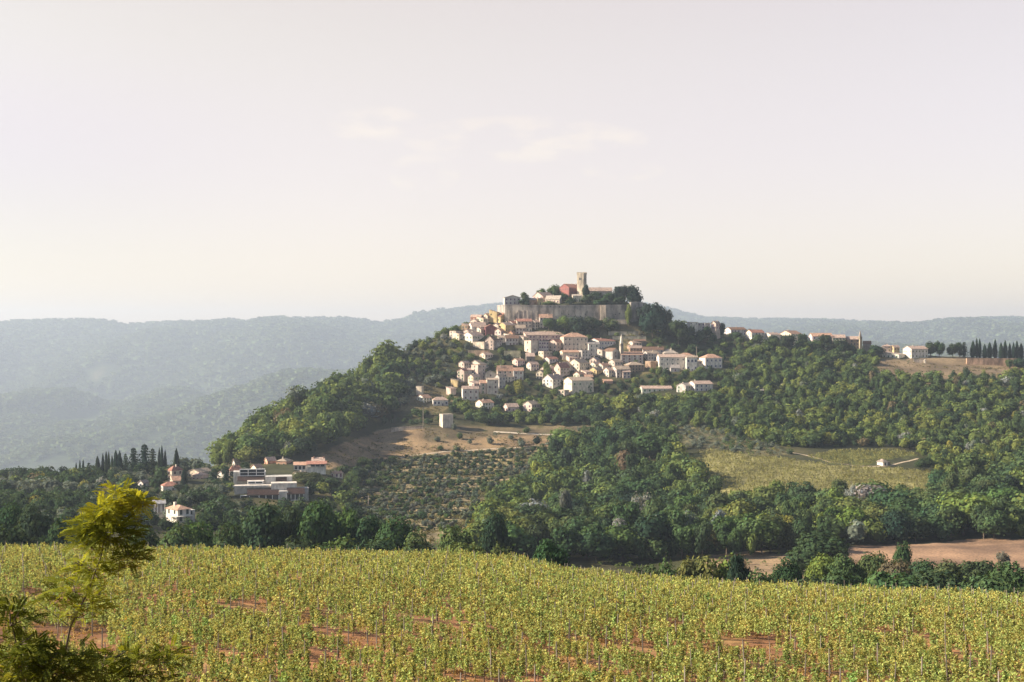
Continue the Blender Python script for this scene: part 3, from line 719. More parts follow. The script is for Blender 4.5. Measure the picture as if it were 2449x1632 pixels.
# small houses filling the gaps between the larger ones
N0 = len(HS)
HS += [
    (1127, 1140, 1150, 765, 770, 783, 'g', 'p', 'k', None, 'small pinkish house right under the peach coloured one', {}),
    (1143, 1156, 1166, 759, 764, 780, 's', 'c', 'k', None, 'narrow cream house wedged below the peach coloured house', {}),
    (1180, 1192, 1202, 776, 781, 797, 'g', 'b', 'k', None, 'beige house just right of the dark red one', {}),
    (1186, 1198, 1210, 788, 794, 808, 'g', 'p', 'o', None, 'orange roofed little house below right of the dark red one', {}),
    (1207, 1218, 1230, 799, 803, 815, 's', 'b', 'b', None, 'beige lean-to house under the tall pale yellow house', {}),
    (1138, 1150, 1163, 785, 790, 803, 'g', 'c', 'k', None, 'cream house in front of the dark red gable', {}),
    (1217, 1226, 1237, 770, 775, 789, 'g', 'g', 'r', None, 'grey house with red roof right of the tall pale yellow house', {}),
    (1110, 1122, 1132, 790, 795, 808, 'g', 'p', 'k', None, 'pinkish house behind the bright white gable on the left edge', {}),
    (1088, 1098, 1108, 797, 801, 814, 's', 'c', 'k', None, 'little cream house beside the beige roofless one', {}),
    (1178, 1188, 1197, 811, 816, 834, 's', 'g', 'n', None, 'grey slim house right behind the pink orange house', {}),
    (1271, 1280, 1292, 768, 773, 790, 'g', 'b', 'k', None, 'beige house between the two red and orange roofed houses under the wall', {}),
    (1244, 1252, 1262, 805, 809, 826, 's', 'b', 'k', None, 'narrow beige house at the left foot of the long terrace', {}),
    (1290, 1300, 1318, 838, 843, 860, 'f', 'b', 'b', None, 'stone foundation block under the dark loggias', dict(skip=.5)),
    (1384, 1392, 1411, 836, 841, 862, 'f', 'g', 'g', None, 'plain grey block filling the gap right of the low cream house', dict(skip=.3)),
    (1431, 1440, 1447, 836, 841, 858, 's', 'b', 'k', None, 'slim beige house left of the pale blank gable', {}),
    (1297, 1310, 1326, 878, 884, 899, 'g', 'p', 'k', None, 'pink roofed house left of the dark red roof', {}),
    (1412, 1424, 1436, 868, 874, 887, 'g', 'c', 'k', None, 'cream cottage under the small grey roofed pink house', {}),
    (1430, 1442, 1456, 871, 877, 890, 'g', 'b', 'o', None, 'beige cottage with orange roof above the yellow lit house', {}),
    (1458, 1470, 1486, 862, 868, 882, 'g', 'p', 'b', None, 'pinkish cottage below the blank gable', {}),
    (1392, 1402, 1414, 888, 893, 905, 's', 'c', 'k', None, 'little cream lean-to right of the large cream house', {}),
    (1374, 1386, 1400, 892, 898, 910, 'g', 'b', 'o', None, 'orange roofed hut behind the manor', {}),
    (1540, 1550, 1574, 842, 848, 868, 'g', 'g', 'b', None, 'grey stone house left of the big white terrace', {}),
    (1546, 1556, 1572, 862, 867, 884, 'f', 'n', 'b', None, 'brown stone wall block at the left foot of the big white terrace', dict(fc=0, sc=0, rows=0)),
    (1122, 1132, 1146, 898, 904, 924, 'g', 'c', 'k', None, 'cream house squeezed under the brownish pink tower house', {}),
    (1124, 1134, 1150, 914, 920, 940, 's', 'p', 'k', None, 'pinkish house above the scattered window house', {}),
    (1186, 1194, 1206, 898, 904, 930, 'g', 'g', 'b', None, 'grey house right of the light beige three storey house', {}),
    (1070, 1078, 1088, 928, 932, 948, 's', 'p', 'k', None, 'tiny pink ruin left of the white stone house', dict(rows=0)),
    (1206, 1214, 1228, 900, 904, 916, 'f', 'c', 'b', None, 'low cream block under the orange red roofed house', {}),
    (1350, 1362, 1384, 853, 858, 868, 'g', 'p', 'k', None, 'pink roofed row behind the wide beige roof', {}),
    (1506, 1514, 1532, 818, 822, 834, 'g', 'p', 'k', None, 'small pink house right of the campanile spire', {}),
    (1262, 1270, 1286, 868, 874, 888, 'g', 'b', 'k', None, 'beige cottage below the dark garage like house', {}),
    (1228, 1238, 1252, 860, 865, 878, 'g', 'p', 'o', None, 'pink cottage above the two dark windows house', {}),
    (1150, 1160, 1176, 846, 851, 862, 'g', 'c', 'k', None, 'cream cottage above the wide beige roof of the lower left cluster', {}),
    (1100, 1110, 1122, 866, 871, 884, 'g', 'p', 'k', None, 'pinkish cottage above the narrow pink house', {}),
    (1303, 1314, 1332, 856, 861, 874, 'g', 'g', 'r', None, 'grey cottage with red roof in the bushes of the middle slope', {}),
]
HS[N0:] = [(h[0] - 3, h[1], h[2] + 3, h[3] - 2, h[4] - 2) + tuple(h[5:]) for h in HS[N0:]]
HS += [
    # left hamlet
    (520, 534, 548, 1128, 1134, 1144, 'g', 'w', 'k', None, 'white bungalow left of the red roofed house behind the school', LOW),
    (600, 612, 628, 1112, 1118, 1128, 'g', 'c', 'o', None, 'cream bungalow behind the school', LOW),
    (700, 712, 734, 1130, 1136, 1146, 'g', 'w', 'b', None, 'pale cottage below the veranda house', LOW),
    (790, 800, 820, 1130, 1134, 1142, 'g', 'c', 'o', None, 'small orange roofed shed right of the veranda house', LOW),
    (330, 342, 356, 1150, 1156, 1166, 'g', 'w', 'k', None, 'pale cottage left of the low white house', LOW),
]
for h in HS:
    h = list(h)
    if h[9] is None and h[5] < 765: h[9] = 1412
    house(tuple(h))


def place(u, v_or_Y, byY=False):
    Y = v_or_Y if byY else ground(u, v_or_Y)
    x = (u - CX) / FP * Y
    return x, Y, zat(x, Y)


# square bell tower of the hilltop
def bell_tower():
    Y = 1456; s = Y / FP; x = (1395.5 - CX) * s; zg = zat(x, Y)
    zt = (CY - 651) * s - zg
    a = R(64); F = 7.2; S = 7.4
    root = empty('bell_tower', (x, Y, zg), a - math.atan2(1395 - CX, FP))
    tag(root, 'tall square crenellated bell tower on top of the hill town', 'bell tower')
    m = MB(); m.box((0, 0, -4), (F, S, zt - 2.2)); m.box((-.15, -.15, zt * 0.62), (F + .15, S + .15, zt * 0.62 + .3)); m.box((-.2, -.2, zt - 2.2), (F + .2, S + .2, zt - 1.6))
    m.build('shaft', M_RUBBLE, root, (0.50, 0.45, 0.38))
    m = MB(); t = .5; z0, z1 = zt - 1.6, zt - .9
    m.box((-.2, -.2, z0), (F + .2, t, z1)); m.box((-.2, S - t, z0), (F + .2, S + .2, z1)); m.box((-.2, t, z0), (t, S - t, z1)); m.box((F - t, t, z0), (F + .2, S - t, z1))
    for k in range(5):
        q = (F + .4 - .9) * k / 4 - .2
        m.box((q, -.2, z1), (q + .9, t, zt)); m.box((q, S - t, z1), (q + .9, S + .2, zt))
        if 0 < k < 4: m.box((-.2, q, z1), (t, q + .9, zt)); m.box((F - t, q, z1), (F + .2, q + .9, zt))
    m.build('battlements', M_RUBBLE, root, (0.50, 0.45, 0.38))
    for (p, d, L) in (((0, S), (0, -1), S), ((0, 0), (1, 0), F)):
        ang = math.atan2(d[1], d[0])
        for q in (-0.75, 0.75):
            m = MB(); w = .55; pts = [(-w, -0.06, 0), (w, -0.06, 0), (w, -0.06, 1.9), (w * .7, -0.06, 2.4), (0, -0.06, 2.6), (-w * .7, -0.06, 2.4), (-w, -0.06, 1.9)]
            m.hull(pts, [(a_, .02, c_) for a_, b_, c_ in pts])
            o = m.build('belfry_opening', M_PANE, root)
            o.location = (p[0] + d[0] * (L / 2 + q), p[1] + d[1] * (L / 2 + q), zt - 8.2); o.rotation_euler = (0, 0, ang)
    houses.append((1380, 1402, 650, 688, Y))


bell_tower()


def spire_tower(name, u, vt, vs, vb, wpx, col, scol, label, Y=None):
    if Y is None: Y = ground(u, vb)
    s = Y / FP; x = (u - CX) * s; zg = zat(x, Y); w = wpx * s / 2 * 0.82
    root = empty(name, (x, Y, zg), R(28)); tag(root, label, 'bell tower')
    zs = (CY - vs) * s - zg; zt = (CY - vt) * s - zg
    m = MB(); m.box((-w, -w, -4), (w, w, zs)); m.box((-w * 1.15, -w * 1.15, zs - .3), (w * 1.15, w * 1.15, zs)); m.box((-w * 1.1, -w * 1.1, zs * .6), (w * 1.1, w * 1.1, zs * .6 + .2))
    m.build('shaft', M_RUBBLE, root, col)
    m = MB(); n = 8
    m.hull([(w * 1.1 * math.cos(k * math.pi / 4), w * 1.1 * math.sin(k * math.pi / 4), zs + .01) for k in range(n)], [(w * .75 * math.cos(k * math.pi / 4), w * .75 * math.sin(k * math.pi / 4), zs + (zt - zs) * .45) for k in range(n)])
    m.hull([(w * .75 * math.cos(k * math.pi / 4), w * .75 * math.sin(k * math.pi / 4), zs + (zt - zs) * .45) for k in range(n)], [(.08 * math.cos(k * math.pi / 4), .08 * math.sin(k * math.pi / 4), zt) for k in range(n)])
    m.build('spire', M_WALL, root, scol)
    for k, (px, py, a) in enumerate(((-w, 0, -90), (0, -w, 0))):
        m = MB(); m.box((-w * .3, -.06, zs - 2.6), (w * .3, .03, zs - .9)); o = m.build('belfry_opening', M_PANE, root); o.location = (px, py, 0); o.rotation_euler = (0, 0, R(a))
    houses.append((u - wpx / 2, u + wpx / 2, vt, vb, Y))


spire_tower('campanile', 1486, 799, 822, 868, 9, (0.42, 0.39, 0.35), (0.66, 0.62, 0.55), 'thin bell tower with a white spire among the houses of the town', 1352)
spire_tower('campanile', 2057, 790, 806, 838, 8.5, (0.46, 0.40, 0.30), (0.30, 0.26, 0.24), 'pointed bell tower standing up on the right ridge')


# fortress wall
def fortress():
    pts = [(1189, 1447, 731, 760), (1208, 1412, 729, 762), (1262, 1409, 730, 762), (1300, 1409, 730, 764), (1360, 1409, 730, 764), (1430, 1410, 730, 765), (1494, 1411, 729, 762), (1508, 1412, 729, 762), (1509, 1411, 723, 762), (1524, 1416, 722, 762), (1545, 1440, 725, 765)]
    x0, Y0 = (1360 - CX) / FP * 1409, 1409
    root = empty('town_wall', (x0, Y0, 20)); tag(root, 'long grey stone fortress wall carrying the top of the town', 'town wall')
    m = MB()
    for (ua, Ya, va, _), (ub, Yb, vb, _) in zip(pts[:-1], pts[1:]):
        xa, xb = (ua - CX) / FP * Ya, (ub - CX) / FP * Yb
        za, zb = (CY - va) / FP * Ya, (CY - vb) / FP * Yb
        if ub - ua < 2: continue
        d = Vector((xb - xa, Yb - Ya, 0)).normalized(); n = Vector((-d.y, d.x, 0)) * 2.2; e = Vector((d.y, -d.x, 0)) * 0.9
        A, B = Vector((xa - x0, Ya - Y0, 0)), Vector((xb - x0, Yb - Y0, 0))
        lo = -14
        m.hull([A + e + Vector((0, 0, lo)), B + e + Vector((0, 0, lo)), B + n + Vector((0, 0, lo)), A + n + Vector((0, 0, lo))],
               [A + Vector((0, 0, za - 20)), B + Vector((0, 0, zb - 20)), B + n + Vector((0, 0, zb - 20)), A + n + Vector((0, 0, za - 20))])
        e2 = Vector((d.y, -d.x, 0)) * .25
        m.hull([A + e2 + Vector((0, 0, za - 20.9)), B + e2 + Vector((0, 0, zb - 20.9)), B + n * 1.05 + Vector((0, 0, zb - 20.9)), A + n * 1.05 + Vector((0, 0, za - 20.9))],
               [A + e2 + Vector((0, 0, za - 19.9)), B + e2 + Vector((0, 0, zb - 19.9)), B + n * 1.05 + Vector((0, 0, zb - 19.9)), A + n * 1.05 + Vector((0, 0, za - 19.9))])
    m.build('curtain_wall', M_RUBBLE, root, (0.34, 0.32, 0.31))
    for u in (1216, 1227, 1240, 1252, 1262, 1271, 1284):
        xx = (u - CX) / FP * 1408.5 - x0
        m = MB(); m.hull([(xx - .8, -2.4, -14), (xx + .8, -2.4, -14), (xx + .8, 1, -14), (xx - .8, 1, -14)], [(xx - .7, -.1, 10.5), (xx + .7, -.1, 10.5), (xx + .7, 1, 10.5), (xx - .7, 1, 10.5)])
        m.build('buttress', M_RUBBLE, root, (0.46, 0.42, 0.38))
    m = MB(); xa, xb = (1435 - CX) / FP * 1407 - x0, (1449.5 - CX) / FP * 1407 - x0
    m.hull([(xa, -4.2, -14), (xb, -4.6, -14), (xb, 2, -14), (xa, 2, -14)], [(xa + .3, -2.6, 15.6), (xb - .3, -3.2, 15.6), (xb - .3, 2, 15.6), (xa + .3, 2, 15.6)])
    m.build('turret', M_RUBBLE, root, (0.44, 0.38, 0.33))
    for u, v in ((1317, 733), (1338, 734), (1360, 752), (1376, 754), (1388, 757), (1400, 752), (1404, 746), (1344, 750), (1472, 752), (1482, 750), (1300, 757), (1330, 758)):
        zz = (CY - v) / FP * 1408 - 20; xx = (u - CX) / FP * 1408 - x0
        t = (16 - zz) / 30
        m = MB(); m.box((xx - .4, -1.15 * (.2 + t) - .15, zz - .7), (xx + .4, 1, zz + .5)); m.build('loophole', M_PANE, root)
    houses.append((1208, 1495, 729, 757, 1408))


fortress()


def low_wall(u0, u1, v, Y, h, th, col, label, name='retaining_wall', mat=None, slope=0, v2=None):
    x0, x1 = (u0 - CX) / FP * Y, (u1 - CX) / FP * Y
    zt = (CY - v) / FP * Y; zt2 = (CY - (v2 or v)) / FP * Y
    root_loc = (x0, Y, zt - h)
    m = MB(); L = x1 - x0; n = max(2, int(L / 5))
    for k in range(n):
        a, b_ = L * k / n, L * (k + 1) / n
        za, zb = (zt2 - zt) * k / n + h, (zt2 - zt) * (k + 1) / n + h
        ya, yb = slope * k / n, slope * (k + 1) / n
        m.hull([(a, ya - .3, -3), (b_, yb - .3, -3), (b_, yb + th, -3), (a, ya + th, -3)], [(a, ya, za - .25), (b_, yb, zb - .25), (b_, yb + th, zb - .25), (a, ya + th, za - .25)])
        m.hull([(a, ya - .12, za - .25), (b_, yb - .12, zb - .25), (b_, yb + th, zb - .25), (a, ya + th, za - .25)], [(a, ya - .12, za), (b_, yb - .12, zb), (b_, yb + th, zb), (a, ya + th, za)])
    o = m.build(name, mat or M_RUBBLE, None, col, root_loc)
    tag(o, label, 'wall', 'garden and retaining walls')
    return o


low_wall(2312, 2433, 857, 1404, 10.5, 2.0, (0.56, 0.38, 0.27), 'long pinkish stone retaining wall under the row of cypresses')
low_wall(1119, 1172, 838, ground(1145, 852), 5.5, .6, (0.56, 0.42, 0.3), 'pink yellow garden wall under the pink orange house')
low_wall(1205, 1245, 839, ground(1225, 856), 6.5, .6, (0.5, 0.47, 0.32), 'mossy terrace wall with a white coping below the dark garage')
low_wall(936, 1012, 1023, ground(975, 1030), 2.6, .5, (0.55, 0.46, 0.38), 'pale curved roadside wall left of the lamp pole', v2=1018)
low_wall(1180, 1203, 967, ground(1190, 972), 2.5, .4, (0.6, 0.52, 0.42), 'pale wall between the two chimneys cottage and the pink roofed one')
low_wall(465, 501, 1232, 700, 2.2, .4, (0.6, 0.5, 0.4), 'short pale wall behind the white villa')
low_wall(648, 737, 1205, 806, 1.0, .6, (0.55, 0.47, 0.38), 'pale kerb wall in front of the school')
low_wall(355, 392, 1233, 690, 1.8, .3, (0.34, 0.32, 0.3), 'grey sloping wall at the left of the white villa', v2=1224)
low_wall(1448, 1500, 764, 1404, 2.0, .5, (0.5, 0.43, 0.36), 'pale ledge wall along the road under the fortress')
low_wall(1455, 1538, 793, 1394, 1.6, .4, (0.46, 0.42, 0.34), 'upper terrace wall of the gardens below the fortress')
low_wall(1465, 1545, 804, 1388, 1.6, .4, (0.42, 0.40, 0.33), 'lower terrace wall of the gardens below the fortress')
low_wall(2185, 2215, 859, 1398, 3.0, .4, (0.55, 0.48, 0.42), 'low garden wall in front of the large white ridge house')


# lamp poles
def pole(u, vt, vb, label, Y=None, lamp=True):
    Y = Y or ground(u, vb); s = Y / FP; x = (u - CX) * s; zg = zat(x, Y); h = (CY - vt) * s - zg
    root = empty('lamp_pole' if lamp else 'power_pole', (x, Y, zg)); tag(root, label, 'pole', 'tall poles')
    m = MB(); m.tube((0, 0, -1), (0, 0, h), .28, .16, 8); m.build('shaft', M_STAKE, root, (1.6, 1.6, 1.6))
    m = MB()
    if lamp: m.box((-.9, -.12, h), (.9, .12, h + .2)); m.box((-1.0, -.3, h - .3), (-.4, .3, h)); m.box((.4, -.3, h - .3), (1.0, .3, h)); m.build('lamp_head', M_STAKE, root, (1.7, 1.7, 1.8))
    else: m.box((-1.8, -.1, h - .9), (1.8, .1, h - .7)); m.build('crossarm', M_STAKE, root, (1.5, 1.5, 1.5))


pole(1012, 976, 1019, 'tall pale lamp pole by the road at the foot of the hill')
pole(1666, 829, 858, 'power pole standing left of the last white villa', lamp=False)
pole(881, 1185, 1212, 'pale power pole on the slope right of the school', lamp=False)
pole(364, 1122, 1136, 'power pole beside the tiny white outbuilding', 980, lamp=False)


# modern flat roofed school
def school():
    Y = 808; s = Y / FP
    x0 = (559 - CX) * s; zb = (CY - 1203) * s
    root = empty('school_building', (x0, Y, zb), R(10)); tag(root, 'modern stepped concrete school with glazed bands and dark sloping roofs', 'building')
    k = 0.2405 # metres per photo pixel here
    def X_(u): return (u - 559) * k
    def Z_(v, d=0): return (1203 - v) * k + d
    conc = (0.58, 0.57, 0.56); pale = (0.70, 0.66, 0.62)
    def bx(name, mat, col, u0, u1, v0, v1, y0, y1, top=0):
        m = MB(); m.box((X_(u0), y0, Z_(v1)), (X_(u1), y1, Z_(v0))); return m.build(name, mat, root, col)
    lift = 0
    bx('wall', M_WALL, pale, 560, 648, 1166, 1235, 8.3, 13.9)
    bx('wall', M_WALL, pale, 646.2, 707, 1161, 1235, 6.1, 16)
    bx('wall', M_WALL, conc, 633, 697, 1149, 1235, 16.2, 27)
    bx('wall', M_WALL, conc, 556, 634, 1140, 1235, 26.1, 36)
    bx('wall', M_WALL, conc, 664.5, 686, 1178, 1235, .3, 6)
    bx('wall', M_WALL, conc, 706.5, 735, 1174, 1235, 6.4, 14)
    bx('wall', M_WALL, pale, 590, 630, 1157.5, 1235, 14.2, 20)
    # glazed bands: frame and panes
    def band(u0, u1, v0, v1, y, cols, rows, depth=1.2):
        fr = MB(); t = .35; X0, X1, Z0, Z1 = X_(u0), X_(u1), Z_(v1), Z_(v0)
        fr.box((X0, y, Z1 - t), (X1, y + depth, Z1)); fr.box((X0, y, Z0), (X1, y + depth, Z0 + t))
        for c_ in range(cols + 1):
            xx = X0 + (X1 - X0 - t) * c_ / cols; fr.box((xx, y + .01, Z0 + t), (xx + t, y + depth, Z1 - t))
        for r_ in range(1, rows):
            zz = Z0 + (Z1 - Z0) * r_ / rows; fr.box((X0 + t, y + .06, zz - .13), (X1 - t, y + .3, zz + .13))
        w = fr.build('window_band', M_TRIM, root, (0.80, 0.79, 0.78))
        g = MB()
        for c_ in range(cols):
            xa = X0 + (X1 - X0 - t) * c_ / cols + t; xb = X0 + (X1 - X0 - t) * (c_ + 1) / cols
            g.box((xa + .02, y + .35, Z0 + t + .01), (xb - .02, y + .45, Z1 - t - .01))
        g.build('pane', M_PANE, w)
    band(571, 632, 1133, 1150, 25, 3, 2); band(591, 627, 1158, 1165, 13, 2, 1)
    band(618, 665, 1185, 1200, -.2, 3, 1); band(682, 723, 1184, 1200, -.4, 4, 1); band(574, 617, 1186, 1202, .4, 2, 1)
    def roof_or_recess(u0, u1, v0, v1, y0, y1):
        m = MB(); m.hull([(X_(u0), y0, Z_(v1) - .3), (X_(u1), y0, Z_(v1) - .3), (X_(u1), y1, Z_(v0) - .3), (X_(u0), y1, Z_(v0) - .3)], [(X_(u0), y0, Z_(v1)), (X_(u1), y0, Z_(v1)), (X_(u1), y1, Z_(v0)), (X_(u0), y1, Z_(v0))])
        m.build('roof', M_ROOF, root, (0.05, 0.032, 0.03))
    roof_or_recess(566, 630, 1150.5, 1158, 18, 26); roof_or_recess(590, 665, 1173, 1185, -.4, 8); roof_or_recess(683, 725, 1172, 1184, -.6, 6.0); roof_or_recess(658, 684, 1150, 1158.5, 15.4, 16.15)  # last one is no roof: dark sheet standing in for a shaded recess
    m = MB(); m.box((X_(556), 7.2, Z_(1170)), (X_(648), 8.25, Z_(1166))); m.build('canopy', M_WALL, root, pale)
    houses.append((556, 737, 1131, 1206, Y))


school()


# veranda house right of the school
def veranda_house():
    Y = 915; s = Y / FP; x0 = (735 - CX) * s; zb = (CY - 1126) * s
    root = empty('house', (x0, Y, zb), R(8)); tag(root, 'white house with red roof and glazed veranda above the school', 'house', LOW['group'])
    W = 44 * s; k = s
    m = MB(); m.box((0, 0, -2.5), (W, 9, 9.5 * k * 1.55)); m.box((-32 * k, 1.5, -2.5), (-.02, 8, 13 * k))
    m.build('wall', M_WALL, root, WC['w'])
    rf = roof_mb('s', -.3, W + .3, -.8, 4.4, 15.5 * k, 5.5 * k).build('roof', M_ROOF, root, RC['r'])
    roof_mb('g', 3, W - 1, 4, 9.5, 19 * k, 10 * k).build('roof', M_ROOF, root, RC['k'])
    roof_mb('s', -32 * k, -.5, 1.5, 8, 13 * k, 5 * k).build('roof', M_ROOF, root, RC['o'])
    m = MB(); m.box((4.5, 4.6, 10 * k), (W - 2.4, 8.9, 21 * k)); m.build('gable_wall', M_WALL, root, WC['w'])
    for px in (3.8, W - 1.6):
        m = MB(); m.box((px, 6, 20 * k), (px + .8, 6.8, 32 * k)); m.build('chimney', M_WALL, rf, WC['s'])
    for i in range(3):
        m = MB(); a = 2.2 + i * 3.1; m.box((a, -.06, 9.6 * k), (a + 2.6, .05, 14.2 * k)); m.build('window', M_PANE, root)
    m = MB(); m.box((-.0, -.9, 8.8 * k), (W, -.02, 9.4 * k)); m.build('balcony', M_WALL, root, WC['w'])
    for i in range(3):
        m = MB(); a = -30 * k + i * 2.5; m.box((a, 1.42, 3 * k), (a + 1.7, 1.52, 11 * k)); m.build('window', M_PANE, root)
    m = MB(); m.box((-30 * k - .2, 1.3, 2.6 * k), (-.2, 1.4, 3 * k)); m.build('railing', M_TRIM, root, (.7, .7, .7))
    houses.append((703, 782, 1094, 1128, Y))


veranda_house()


# white villa
def villa():
    Y = 672; s = Y / FP; x0 = (425 - CX) * s; zb = (CY - 1251) * s
    root = empty('villa', (x0, Y, zb), R(32) + .22); tag(root, 'white two storey villa with orange hipped roof and a columned porch', 'house', LOW['group'])
    S = 10.5; F = 7.0; H = 32 * s
    m = MB(); m.box((0, 0, -3), (F, S, H)); m.box((F + .01, 2.5, -3), (F + 4, S - 1, H * .82))
    m.build('wall', M_WALL, root, (0.74, 0.71, 0.67))
    rf = roof_mb('h', 0, F, 0, S, H, 1.6, .6).build('roof', M_ROOF, root, RC['o'])
    m = MB(); m.box((2.2, 6.4, H + .2), (3.2, 7.4, H + 2.6)); m.box((2.1, 6.3, H + 2.6), (3.3, 7.5, H + 2.8)); m.build('chimney', M_WALL, rf, (0.7, 0.68, 0.64))
    put_windows(root, (0, S), (0, -1), S, H * .5, H, 2, 1, random.Random(2), (0.2, 0.2, 0.16), (1.1, 1.6), 0)
    put_windows(root, (0, 0), (1, 0), F, H * .5, H, 2, 1, random.Random(3), (0.2, 0.24, 0.2), (1.1, 2.1), 0)
    put_windows(root, (F, 2.5), (1, 0), 4, H * .42, H * .8, 1, 1, random.Random(4), (0.2, 0.24, 0.2), (1.0, 1.6), 0)
    put_windows(root, (0, 0), (1, 0), F, 0, H * .45, 2, 1, random.Random(5), (0.3, 0.3, 0.28), (1.6, 1.9), 0)
    m = MB(); m.box((-2.2, -2.4, H * .46), (F + .3, -.03, H * .46 + .3)); m.box((-2.2, -.02, H * .46), (-.02, 6, H * .46 + .3)); m.build('porch_slab', M_WALL, root, (0.68, 0.66, 0.62))
    for px, py in ((-2, -2.2), (1.4, -2.2), (4.2, -2.2), (F, -2.2), (-2, 2.2), (-2, 5.6)):
        m = MB(); m.tube((px, py, -2), (px, py, H * .46 - .01), .17, .15, 8); m.build('column', M_WALL, root, (0.7, 0.68, 0.66))
    houses.append((388, 462, 1210, 1250, Y))


villa()


def pavilion():
    Y = 700; s = Y / FP; x0 = (368 - CX) * s; zb = (CY - 1218) * s
    root = empty('pavilion', (x0, Y, zb), R(20)); tag(root, 'open pavilion with pale grey roof and white posts near the villa', 'pavilion')
    roof_mb('g', 0, 26 * s, 0, 4.5, 13 * s, 7 * s, .5).build('roof', M_ROOF, root, (0.42, 0.42, 0.44))
    m = MB(); m.box((1, 2.5, -2), (26 * s, 4.4, 13 * s)); m.build('wall', M_WALL, root, (0.45, 0.42, 0.4))
    for px in (0.1, 1.7, 3.4, 26 * s - .3):
        m = MB(); m.box((px, 0.05, -2), (px + .28, .33, 12.6 * s)); m.build('post', M_TRIM, root, (.72, .7, .7))
    houses.append((354, 395, 1194, 1216, Y))


pavilion()


def hut():
    x, Y, zg = place(2112, 1115); s = Y / FP
    root = empty('farm_hut', (x, Y, zg), R(30)); tag(root, 'small white hut with thatch grey roof alone in the valley fields', 'hut')
    m = MB(); m.box((0, 0, -1), (4.2, 5.5, 2.6)); m.build('wall', M_WALL, root, (0.74, 0.7, 0.64))
    roof_mb('h', 0, 4.2, 0, 5.5, 2.6, 1.7, .6).build('roof', M_ROOF, root, (0.30, 0.26, 0.23))
    m = MB(); m.box((4.21, 1, -1), (7.5, 4.5, 2.2)); m.build('shed', M_WALL, root, (0.2, 0.17, 0.15))
    m = MB(); m.box((1.5, -.06, 0), (2.5, .03, 2)); m.build('door', M_PANE, root)
    houses.append((2095, 2138, 1098, 1116, Y))


hut()


def shrine():
    x, Y, zg = place(2212, 869); s = Y / FP
    root = empty('wayside_shrine', (x, Y, zg)); tag(root, 'tiny white wayside shrine below the large white ridge house', 'shrine')
    m = MB(); m.box((-.8, -.8, -1), (.8, .8, 3.0)); m.build('body', M_WALL, root, (.75, .68, .58))
    m = MB(); m.hull([(-1, -1, 3.01), (1, -1, 3.01), (1, 1, 3.01), (-1, 1, 3.01)], [(-.05, -.05, 4), (.05, -.05, 4), (.05, .05, 4), (-.05, .05, 4)]); m.build('roof', M_ROOF, root, RC['w'])


shrine()

# ------------------------------------------------------------------ vegetation prototypes
def quads(P, N, size, rng, aspect=1.0):
    """leaf faces at P facing N"""
    n = len(P)
    N = N / np.maximum(np.linalg.norm(N, axis=1, keepdims=True), 1e-6)
    A = rng.normal(size=(n, 3)); A -= (A * N).sum(1, keepdims=True) * N; A /= np.maximum(np.linalg.norm(A, axis=1, keepdims=True), 1e-6)
    B = np.cross(N, A); s = (size * rng.uniform(0.65, 1.3, n))[:, None] / 2
    V = np.stack([P - A * s * aspect - B * s * .35, P - A * s * .1 * aspect - B * s, P + A * s * aspect + B * s * .2, P + A * s * .15 * aspect + B * s], 1).reshape(-1, 3)
    return V


